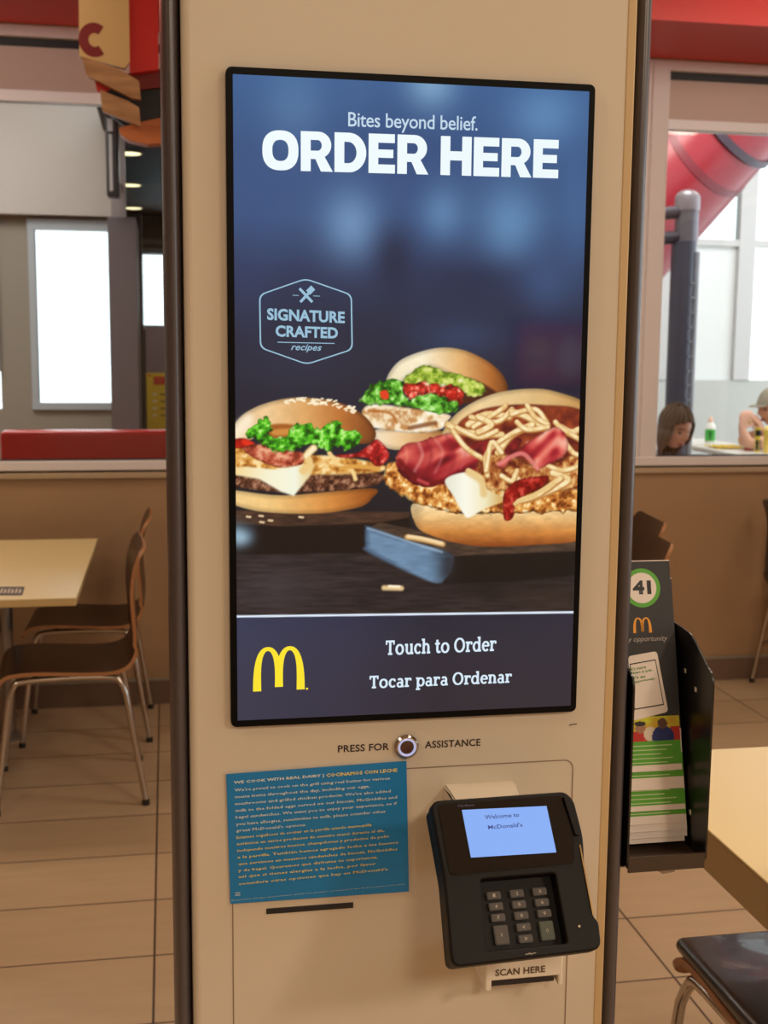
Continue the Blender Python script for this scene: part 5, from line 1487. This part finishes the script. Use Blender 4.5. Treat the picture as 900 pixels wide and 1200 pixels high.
def hand(verts, edges, radii, wrist_i, wrist, palm_dir, thumb_dir, curl_dir, s=1, curl=.8):
    """palm and five bent fingers grown from the wrist"""
    pd = Vector(palm_dir).normalized(); cd_ = Vector(curl_dir).normalized(); td = Vector(thumb_dir); td = (td - pd * td.dot(pd)).normalized()
    pc_ = len(verts); verts.append(Vector(wrist) + pd * .035 * s); radii.append((.026 * s, .015 * s)); edges.append((wrist_i, pc_))
    for k, (off, L) in enumerate(((.030, .066), (.010, .074), (-.010, .070), (-.029, .056))):
        base = Vector(wrist) + pd * .078 * s + td * off * s
        i0 = len(verts); verts.append(base); radii.append(.0100 * s); edges.append((pc_, i0))
        d = pd.copy(); p = base.copy(); prev = i0
        for j, f in enumerate((.44, .32, .24)):
            d = (d + cd_ * curl * (.55 + .25 * j)).normalized(); p = p + d * L * f * s
            verts.append(p.copy()); radii.append((.0090 - .001 * j) * s); edges.append((prev, len(verts) - 1)); prev = len(verts) - 1
    t0 = Vector(wrist) + pd * .030 * s + td * .026 * s; i0 = len(verts); verts.append(t0); radii.append(.0115 * s); edges.append((pc_, i0))
    t1 = t0 + (td * .7 + pd * .6 + cd_ * .35).normalized() * .034 * s; verts.append(t1); radii.append(.0105 * s); edges.append((i0, i0 + 1))
    t2 = t1 + (pd * .8 + cd_ * .7).normalized() * .027 * s; verts.append(t2); radii.append(.009 * s); edges.append((i0 + 1, i0 + 2))

def person(label, seat, hips_dir, chest, neck, headc, fwd, up, elbows, wrists, hands, skin, shirt, trousers, s=.95, voxel=.0075, knee=None):
    root = thing('person', label, 'person', tuple(seat))
    H = Vector(seat) + V(0, 0, .10); ch_ = Vector(chest); nk = Vector(neck); hc = Vector(headc)
    hd = Vector(hips_dir).normalized(); sd_ = hd.cross(V(0, 0, 1)).normalized()
    M = head_frame(fwd, up)
    vs = [H, H.lerp(ch_, .5) - hd * .02, ch_, nk, hc - M @ V(0, .015, .055) * 1]; rr = [(.135, .105), (.125, .095), (.140, .10), .052, .058]; es = [(0, 1), (1, 2), (2, 3), (3, 4)]
    ai = []
    for sg, el, wr, hnd in zip((-1, 1), elbows, wrists, hands):
        sh = ch_ + sd_ * sg * .165 + V(0, 0, .045)
        i = len(vs); vs += [sh, Vector(el), Vector(el).lerp(Vector(wr), .35), Vector(wr)]; rr += [.056, .040, .040, .026]; es += [(2, i), (i, i + 1), (i + 1, i + 2), (i + 2, i + 3)]; ai.append((sh, Vector(el)))
        hand(vs, es, rr, i + 3, wr, *hnd)
    lg = []
    for sg in (-1, 1):
        hp = H + sd_ * sg * .09; kn_ = hp + hd * .40 + V(0, 0, -.02); an = V(kn_.x - hd.x * .05, kn_.y - hd.y * .05, PF + .075); to = an + hd * .15 + V(0, 0, -.045)
        i = len(vs); vs += [hp + hd * .05, kn_, kn_.lerp(an, .4), an, to]; rr += [.085, .058, .055, .038, .032]; es += [(0, i), (i, i + 1), (i + 1, i + 2), (i + 2, i + 3), (i + 3, i + 4)]; lg.append((hp, kn_, an, to))
    body = remeshed([skin_mesh(vs, es, rr), head_mesh(hc, M, s)], voxel, 'body')
    body.materials.clear(); body.materials.append(skin); link('body', body, root)
    # shirt with short sleeves
    v2 = [H + V(0, 0, .02), H.lerp(ch_, .5) - hd * .02, ch_, ch_.lerp(nk, .45)]; r2 = [(.148, .118), (.138, .108), (.153, .113), .085]; e2 = [(0, 1), (1, 2), (2, 3)]
    for sh, el in ai:
        i = len(v2); v2 += [sh, sh.lerp(el, .62)]; r2 += [.068, .060]; e2 += [(2, i), (i, i + 1)]
    m2 = remeshed([skin_mesh(v2, e2, r2)], .012, 'shirt'); m2.materials.clear(); m2.materials.append(shirt); link('shirt', m2, root)
    v3 = [H]; r3 = [(.146, .118)]; e3 = []
    for hp, kn_, an, to in lg:
        i = len(v3); v3 += [hp + hd * .05, kn_, kn_.lerp(an, .4), an]; r3 += [.096, .070, .066, .052]; e3 += [(0, i), (i, i + 1), (i + 1, i + 2), (i + 2, i + 3)]
    m3 = remeshed([skin_mesh(v3, e3, r3)], .012, 'trousers'); m3.materials.clear(); m3.materials.append(trousers); link('trousers', m3, root)
    for hp, kn_, an, to in lg:
        bm = bmesh.new(); add_tube(bm, smooth_path([an + V(0, 0, -.03) - hd * .05, an.lerp(to, .5) + V(0, 0, -.02), to + hd * .03 + V(0, 0, -.01)], 4), [.036, .040, .042, .044, .044, .044, .042, .038, .03], 14); finish('shoe', bm, mat('shoe_dark', (50, 46, 50), .5), root, smooth=True)
    face_bits(hc, M, s, root)
    return root, M, hc

# woman leaning down over the sill
WYY = 4.62
hc = at(791, 500, Y=WYY)
fw = (.30, -.90, -.42)
wm, M, hc = person('person with straight brown hair leaning forward and looking down behind the right window sill', (hc.x - .12, 5.12, .63), (.1, -1, 0), (hc.x - .05, 4.86, .98), (hc.x - .02, 4.72, 1.06), hc, fw, (.1, -.5, 1),
    [(hc.x - .30, 4.62, .80), (hc.x + .22, 4.60, .80)], [(hc.x - .14, 4.42, .84), (hc.x + .10, 4.40, .84)],
    [((.6, -.6, -.1), (.3, -.2, 1), (.2, -.2, -1)), ((-.6, -.6, -.1), (-.3, -.2, 1), (-.2, -.2, -1))], M_skin, mat('shirt_light', (206, 206, 214), .7), mat('trousers_blue', (60, 70, 96), .7), .98)
# hair: cap over the skull and two curtains falling beside the face
bm = bmesh.new(); bmesh.ops.create_uvsphere(bm, u_segments=56, v_segments=36, radius=1)
kill = []
for v in bm.verts:
    d = v.co.normalized()
    face = d.y > .12 and d.z < .58 - .3 * abs(d.x) and abs(d.x) < .80
    if face: kill.append(v)
    p = head_shape(d) * 1.0
    k = 1.15 + .035 * math.sin(math.atan2(d.x, d.y) * 21 + 2 * d.z)
    p = Vector((p.x * k * (1.02 + .25 * max(0, -d.z)), p.y * k, p.z * k))
    if d.z < -.1: p.z -= .055 * (-d.z) * (1.4 if abs(d.x) > .3 else .9)
    if abs(d.x) > .45 and d.z < .35: p.y += .014
    v.co = hc + M @ (p * .98)
bmesh.ops.delete(bm, geom=kill, context='VERTS')
line_inside(bm, hc, .008)
finish('hair', bm, M_hair, wm, smooth=True)
place(copy_thing(ch, 'cafe chair under the person with brown hair, hidden below the sill'), hc.x - .12, 5.16, 186, PF)

# person in a cap eating, seen at the right edge of the frame
MYY = 5.45
mc = at(906, 478, Y=MYY)
el1 = at(873, 516, Y=5.34); hd1 = at(869, 504, Y=5.36); hd2 = at(893, 506, Y=5.40)
el1.z = max(el1.z, .955); 
mn, M2, mc = person('person in a grey cap holding food to the mouth with both hands, right window edge', (mc.x + .36, MYY, .63), (-1, 0, 0), (mc.x + .20, MYY, .98), (mc.x + .10, MYY, 1.07), mc, (-1, -.12, -.18), (-.1, 0, 1),
    [(el1.x + .02, 5.33, .955), (el1.x + .10, 5.60, .958)], [tuple(hd1), tuple(hd2)],
    [((.22, .05, .9), (.75, -.35, -.1), (.55, .45, -.35), .95, .5), ((-.42, .0, .85), (-.6, -.55, -.2), (-.5, .35, -.45), .95, .5)], M_skin2, mat('shirt_yellow', (226, 206, 120), .7), mat('trousers_dark', (60, 60, 66), .7), .95)
bm = bmesh.new(); bmesh.ops.create_uvsphere(bm, u_segments=40, v_segments=26, radius=1)
kill = []
for v in bm.verts:
    d = v.co.normalized(); p = head_shape(d) * 1.10
    if d.z < .22: kill.append(v)
    v.co = mc + M2 @ (p * .97 + V(0, 0, .006))
bmesh.ops.delete(bm, geom=kill, context='VERTS')
line_inside(bm, mc, .006)
M_cap = mat('cap_grey', (150, 144, 126), .7)
cp_ = finish('cap', bm, M_cap, mn, smooth=True)
bm = bmesh.new()
pl = [(math.sin(a) * .072, .085 + .062 * math.cos(a) ** .6 if abs(a) < PI / 2 else .085) for a in [(-PI / 2 + PI * i / 16) * .999 for i in range(17)]]
mm_ = [(bm.verts.new(mc + M2 @ V(x, y, .038 - .10 * x * x / .07 - .10 * (y - .085))), bm.verts.new(mc + M2 @ V(x, y, .044 - .10 * x * x / .07 - .10 * (y - .085)))) for x, y in pl]
bm.faces.new([a for a, b in mm_][::-1]); bm.faces.new([b for a, b in mm_])
for i in range(len(mm_)):
    a, b = mm_[i], mm_[(i + 1) % len(mm_)]; bm.faces.new((a[0], b[0], b[1], a[1]))
finish('brim', bm, M_cap, cp_)
bm = bmesh.new(); bmesh.ops.create_uvsphere(bm, u_segments=40, v_segments=26, radius=1)
kill = []
for v in bm.verts:
    d = v.co.normalized(); p = head_shape(d) * 1.045
    if d.z > .30 or d.z < -.55 or d.y > -.05: kill.append(v)
    v.co = mc + M2 @ (p * .95)
bmesh.ops.delete(bm, geom=kill, context='VERTS'); line_inside(bm, mc, .004)
finish('hair', bm, M_hair, mn, smooth=True)
# what is being eaten
fc = at(883, 495, Y=5.46)
bm = bmesh.new(); add_lathe(bm, [(0, -.018), (.036, -.018), (.040, -.008), (.040, .004), (.034, .016), (.018, .022), (0, .023)], fc, (.1, -.2, 1), 24)
tag(finish('sandwich', bm, mat('sandwich_bun', (226, 196, 150), .55), smooth=True), 'pale round sandwich held in both hands by the person in the cap', 'sandwich')
place(copy_thing(ch, 'cafe chair under the person in the grey cap, hidden below the sill'), mc.x + .36, MYY, 90, PF)

# ------------------------------------------------------------------ backlit menu board on the wall behind the photographer; the display mirrors it
mb = thing('menu_board', 'backlit red menu board with a burger and drinks on the wall facing the kiosk', 'menu board', (1.8, -5.19, 1.7))
def mirror(px, py, Y=-5.15):
    h_ = at(px, py, Y=-.0095); d_ = (h_ - Vector(CP)); d_.y = -d_.y
    return h_ + d_ * ((Y - h_.y) / d_.y)
q0, q1 = mirror(606, 452), mirror(690, 378)
mx0, mx1, mz0, mz1 = q0.x, q0.x + (q1.x - q0.x) * 1.3, min(q0.z, q1.z), max(q0.z, q1.z)
bm = bmesh.new(); add_box(bm, (mx0 - .03, -5.199, mz0 - .03), (mx1 + .03, -5.16, mz1 + .03), .006); finish('board_frame', bm, M_dark, mb)
bm = bmesh.new(); add_box(bm, (mx0, -5.165, mz0), (mx1, -5.155, mz1)); bpn = finish('lit_panel', bm, glow('menu_red', (214, 40, 44), 1.1), mb)
def mpt(u, v, y=-5.152): return V(mx0 + u * (mx1 - mx0), y, mz0 + v * (mz1 - mz0))
Mw = (mx1 - mx0); Mh = (mz1 - mz0)
for nm, cx, cy, rx, ry, colr in (('bun_print', .22, .62, .13, .14, (226, 150, 60)), ('patty_print', .22, .42, .14, .06, (110, 50, 20)), ('cheese_print', .22, .50, .14, .05, (250, 210, 80)), ('bun_print', .22, .30, .13, .08, (220, 150, 70)), ('cup_print', .58, .45, .14, .33, (236, 190, 190)), ('cup_print', .86, .4, .1, .28, (210, 120, 60))):
    bm = bmesh.new(); add_prism(bm, arc(0, 0, rx * Mw, ry * Mh, 0, 350, 35), mpt(cx, cy), V(1, 0, 0), V(0, 0, 1), V(0, 1, 0), -.003, 0); finish(nm, bm, glow('menu_' + nm + str(colr[1]), colr, 1.3), bpn)
